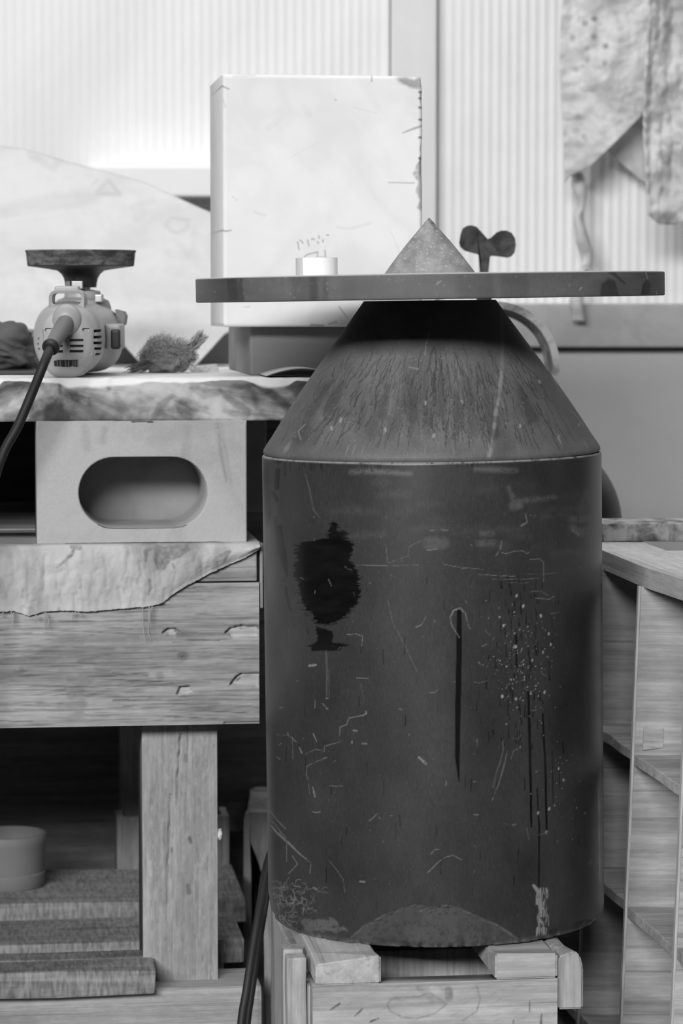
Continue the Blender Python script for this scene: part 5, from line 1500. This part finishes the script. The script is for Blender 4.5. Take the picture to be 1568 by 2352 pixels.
mk('side_grip', prism(hx, 0.0, 0.045, hto), M_grey, pol)
mk('switch_housing', pbox(725, 835, 615, 795, 0.085, 0.15, 0.004), M_body, pol)
mk('switch', pbox(766, 830, 652, 790, 0.080, 0.140, 0.003), M_black, pol)
# pad
rp = 126.5 / F * (YR + YH)
zp1 = PF.l(at(186, 575, YR + YH)).z - ZT
zp0 = PF.l(at(186, 610, YR + YH - rp)).z - ZT
pc = (px_h, YH, ZT)
padp = mk('backing_pad', lathe([(0.0185, 0.1015), (0.0190, 0.107), (0.0203, 0.1125), (0.0232, 0.1175), (0.0280, 0.1215), (0.035, zp0 - 0.0040), (0.045, zp0 - 0.0024), (rp * 0.955, zp0), (rp * 0.96, zp0 + 0.002), (0, zp0 + 0.002)], 72, pc), M_black, pol, smooth=True, sharp=50)
mk('polishing_disc', lathe([(rp * 0.94, zp0 + 0.0004), (rp * 0.962, zp0 + 0.001), (rp * 0.985, zp1 - 0.0028), (rp * 0.992, zp1 - 0.0022), (rp, zp1 - 0.0018), (rp, zp1), (0, zp1)], 96, pc), M_padside, padp, smooth=True, sharp=35)

# =================================================================== PLYWOOD RACK AT THE RIGHT
rack = thing('plywood_rack', 'plywood pigeonhole rack with thin shelves leaning beside the black cylinder', 'shelf', RK, (0, 0, 0))
ZR = 0.598
TD = 0.0065
DV = {'D': -0.38, 'C': -0.205, 'B': 0.0, 'A': 0.20, 'E': 0.40}
for q, (k, v) in enumerate(DV.items()):
    d_ = mk('divider', board(0.002, 0.26, v, v + TD, 0.0, ZR, 70 + q, 0.0006, 0.0008), M_ply, rack)
    mk('edge_strip', board(-0.001, 0.0018, v - 0.0005, v + TD + 0.0005, 0.0, ZR, 80 + q, 0.0006, 0.0008), M_plye, d_)
mk('back_panel', box(0.2605, 0.267, -0.38, 0.407, 0.0, ZR, 0.0006), M_ply, rack)
SH = [(0.4215, 0.257, 0.085), (0.4190, 0.255, 0.08), (0.4225, 0.258, 0.088), (0.42, 0.256, 0.086)]
spans = [(-0.38, -0.205), (-0.205, 0.0), (0.0, 0.20), (0.20, 0.40)]
for q, ((v0, v1), zz_) in enumerate(zip(spans, SH)):
    for k, z in enumerate(zz_):
        z = z - 0.0009
        mk('shelf_board', board(0.0015, 0.26, v0 + TD + 0.0004, v1 - 0.0004, z - 0.0115, z, 90 + q * 4 + k, 0.0012, 0.0016), M_plyd, rack)
# peeled veneer on the divider
va = RK.hit(1475, 1722, -0.0006); vb2 = RK.hit(1524, 1672, -0.0006)
mk('veneer_flake', hexa([(max(va[0], 0.003), -0.0030, va[1]), (vb2[0], -0.0006, va[1] + 0.002), (vb2[0], 0.0004, va[1] + 0.002), (max(va[0], 0.003), 0.0004, va[1]), (max(va[0], 0.003), -0.0014, vb2[1]), (vb2[0], -0.0006, vb2[1]), (vb2[0], 0.0004, vb2[1]), (max(va[0], 0.003), 0.0004, vb2[1])], 0.0003), M_plyd, rack)
# top board: bent outline, built flat and level
zt_ = at(1476, 1303, 3.0).z; ztb = at(1476, 1350, 3.0).z
def gp(px, py):
    d = ray(px, py); t = (zt_ - CAMZ) / d.z
    return (d.x * t, d.y * t)
tf = [gp(1360, 1252), gp(1388, 1266), gp(1430, 1283), gp(1479, 1303), gp(1568, 1331), gp(1720, 1382)]
back_ = [(0.75, 2.80), (0.75, 3.22), gp(1531, 1265), gp(1480, 1247), (gp(1480, 1247)[0] + 0.004, 3.44), (gp(1360, 1252)[0] - 0.01, 3.44)]
def tto(x, y, d):
    return RK.l(Vector((x, y, d)))
bm = prism(tf + back_, ztb + 0.0003, zt_, tto)
mk('top_board', bm, M_top, rack)
# batten lying on the rack top
yb0 = gp(1470, 1245)[1]; zb1 = at(1470, 1203, yb0).z
yb1 = at(1470, 1190, 3.39).y
mk('dusty_batten', board(at(1372, 1220, yb0).x, at(1760, 1220, yb0).x, yb0, yb0 + 0.085, zt_ + 0.0004, zb1, 99, 0.0015, 0.0012), M_stick, None, W,
   label='dusty flat wooden batten lying across the far end of the plywood rack', cat='batten')

# =================================================================== BOTTLE WITH STRAP AND WING KEY
YB = 3.64
bx = at(1218, 1205, YB).x; rbot = 210 / F * YB
zc_ = at(1218, 1205, YB).z
bot = thing('metal_canister', 'dark round-shouldered canister with curved strap and wing-shaped key behind the black cylinder', 'canister', W, (bx, YB, 0))
pb = [(rbot * 0.80, 0.0), (rbot * 0.82, 0.02), (rbot * 0.9, 0.03), (rbot, 0.06), (rbot, zc_)]
for k in range(1, 15):
    a = R(90 * k / 16); pb.append((rbot * math.cos(a), zc_ + rbot * math.sin(a)))
pb += [(0.022, zc_ + rbot * 1.0), (0.022, zc_ + rbot + 0.03), (0.0, zc_ + rbot + 0.03)]
mk('body', lathe(pb, 72, (bx, YB, 0)), M_bottle, bot, smooth=True, sharp=45)
# strap: a bent flat bar
cs = at(1133, 842, YB); Rs = 134 / F * YB; wv_ = 0.022; tk = 0.0045
bm = bmesh.new(); rg = []
for k in range(41):
    a = R(-60 + 200 * k / 40)
    d = Vector((math.cos(a), 0, math.sin(a)))
    ctr = Vector((cs.x, YB, cs.z)) + d * Rs
    if a < R(-15): ctr = ctr
    sk = 0.18
    tdir = Vector((0, 1, 0))
    p_ = []
    for s1_, s2_ in ((-1, -1), (1, -1), (1, 1), (-1, 1)):
        p_.append(bm.verts.new(ctr + d * tk * s1_ + tdir * wv_ * s2_ + d * (-0.004 * s2_)))
    rg.append(p_)
for a, b_ in zip(rg[:-1], rg[1:]):
    for k in range(4): bm.faces.new([a[k], a[(k + 1) % 4], b_[(k + 1) % 4], b_[k]])
bm.faces.new(rg[0][::-1]); bm.faces.new(rg[-1]); recalc(bm)
mk('strap_guard', bm, M_strap, bot, smooth=True, sharp=40)
# stem and wing key
ko = [(575, 97), (600, 104), (622, 128), (640, 155), (652, 162), (668, 155), (695, 130), (715, 122), (740, 122), (765, 133), (780, 158), (784, 190), (778, 225), (762, 244), (745, 249), (705, 243), (672, 240), (662, 245), (655, 262), (654, 305), (654, 330), (617, 330), (618, 305), (620, 262), (617, 243), (606, 233), (575, 225), (545, 216), (525, 200), (519, 180), (525, 140), (535, 112), (555, 99)]
def kto(x, y, d):
    p = at(800 + x / 2.0417, 470 + y / 2.0417, YB); return Vector((p.x, YB + d, p.z))
mk('wing_key', prism(ko, -0.004, 0.004, kto), M_iron, bot)
k0 = kto(636, 320, 0); 
mk('stem', tube([Vector((k0.x, YB, k0.z)), Vector((k0.x, YB, k0.z - 0.06)), Vector((bx - 0.03, YB, zc_ + rbot + 0.05)), Vector((bx, YB, zc_ + rbot + 0.01))], 0.010, 16), M_iron, bot, smooth=True)

# =================================================================== HIDES HANGING ON THE WALL
def drape(name, topy, outl, Y0, amp, fold, seed, x0, x1, lb, dark=(), lean=0.0):
    nx, ny = 110, 160
    V = []
    for i in range(nx):
        f = i / (nx - 1); px = x0 + (x1 - x0) * f
        yb = plin(outl, px)
        for j in range(ny):
            g = j / (ny - 1); py = topy + (yb - topy) * g
            V.append(tuple(at(px + 6 * math.sin(py * 0.012 + seed), py, Y0)))
    V = np.array(V)
    V[:, 1] -= amp * (fbm(V[:, 0] * fold, V[:, 2] * fold * 0.16, seed) - 0.2) + amp * 0.35 * fbm(V[:, 0] * 30, V[:, 2] * 30, seed + 3)
    V[:, 1] += lean * (V[:, 2] - V[:, 2].min())
    V[:, 1] = np.minimum(V[:, 1], YW - 0.012)
    X, Y = project(V); D = np.zeros(len(V)); G = np.zeros(len(V))
    for x, y, w, v in dark: stroke(D, X, Y, [(x, y)], w, v, 5)
    o = mk(name, (V, grid_np(nx, ny)), M_leather, None, W, None, True, np.stack([D, G, D * 0], -1), lb, 'cloth')
    sm = o.modifiers.new('thickness', 'SOLIDIFY'); sm.thickness = 0.003; sm.offset = 0
    return o
zL = lambda x, y: (1000 + x / 2.761, y / 2.761)
spots = [zL(*p) + (w, v) for p, w, v in (((1008, 122), 12, 0.8), ((950, 150), 12, 0.6), ((1005, 235), 12, 0.6), ((1078, 295), 10, 0.75), ((870, 240), 10, 0.5), ((960, 310), 10, 0.5), ((965, 385), 10, 0.4), ((890, 445), 12, 0.4), ((1070, 400), 8, 0.4), ((905, 740), 14, 0.35), ((890, 830), 16, 0.35), ((940, 865), 10, 0.35), ((1210, 560), 10, 0.3), ((905, 905), 8, 0.3))]
drape('hanging_cloth', -190, [(1285, 424), (1300, 405), (1345, 385), (1395, 338), (1440, 295), (1474, 262), (1500, 240)], 4.40, 0.05, 7.0, 3, 1289, 1490, 'spotted pale cloth with a slanting lower edge hanging on the wall', spots, 0.03)
spots2 = [zL(*p) + (w, v) for p, w, v in (((1455, 1010), 22, 0.5), ((1435, 1195), 10, 0.6), ((1480, 900), 24, 0.35), ((1400, 1105), 14, 0.3), ((1540, 880), 30, 0.35), ((1335, 1375), 10, 0.4), ((1370, 1280), 14, 0.2))]
drape('hanging_cloth', -190, [(1466, 490), (1482, 505), (1500, 517), (1540, 516), (1575, 505), (1640, 512), (1700, 500)], 4.36, 0.11, 14.0, 8, 1472, 1690, 'deeply folded long cloth hanging on the wall beside the spotted cloth', spots2, 0.0)
drape('hanging_cloth', -190, [(1380, 330), (1400, 350), (1440, 385), (1475, 415), (1500, 430)], 4.455, 0.02, 7.0, 12, 1384, 1488, 'flat inner cloth against the wall behind the two hanging cloths', (), 0.0)
# twisted strip
tp_ = [(1318, 392), (1322, 425), (1332, 455), (1336, 500), (1337, 545), (1338, 590), (1337, 640), (1324, 700), (1321, 740)]
bm = tube(smooth_path([at(x, y, 4.43) for x, y in tp_], 10), 0.009, 12)
for q in bm.verts:
    c = Vector(q.co)
    q.co += mnoise.noise_vector(c * 38) * 0.0075 + Vector((0.006 * math.sin(c.z * 60), 0, 0))
mk('twisted_strip', bm, M_leather, None, W, None, True, wear=None, label='thin twisted strip of cloth dangling below the spotted cloth', cat='strip')
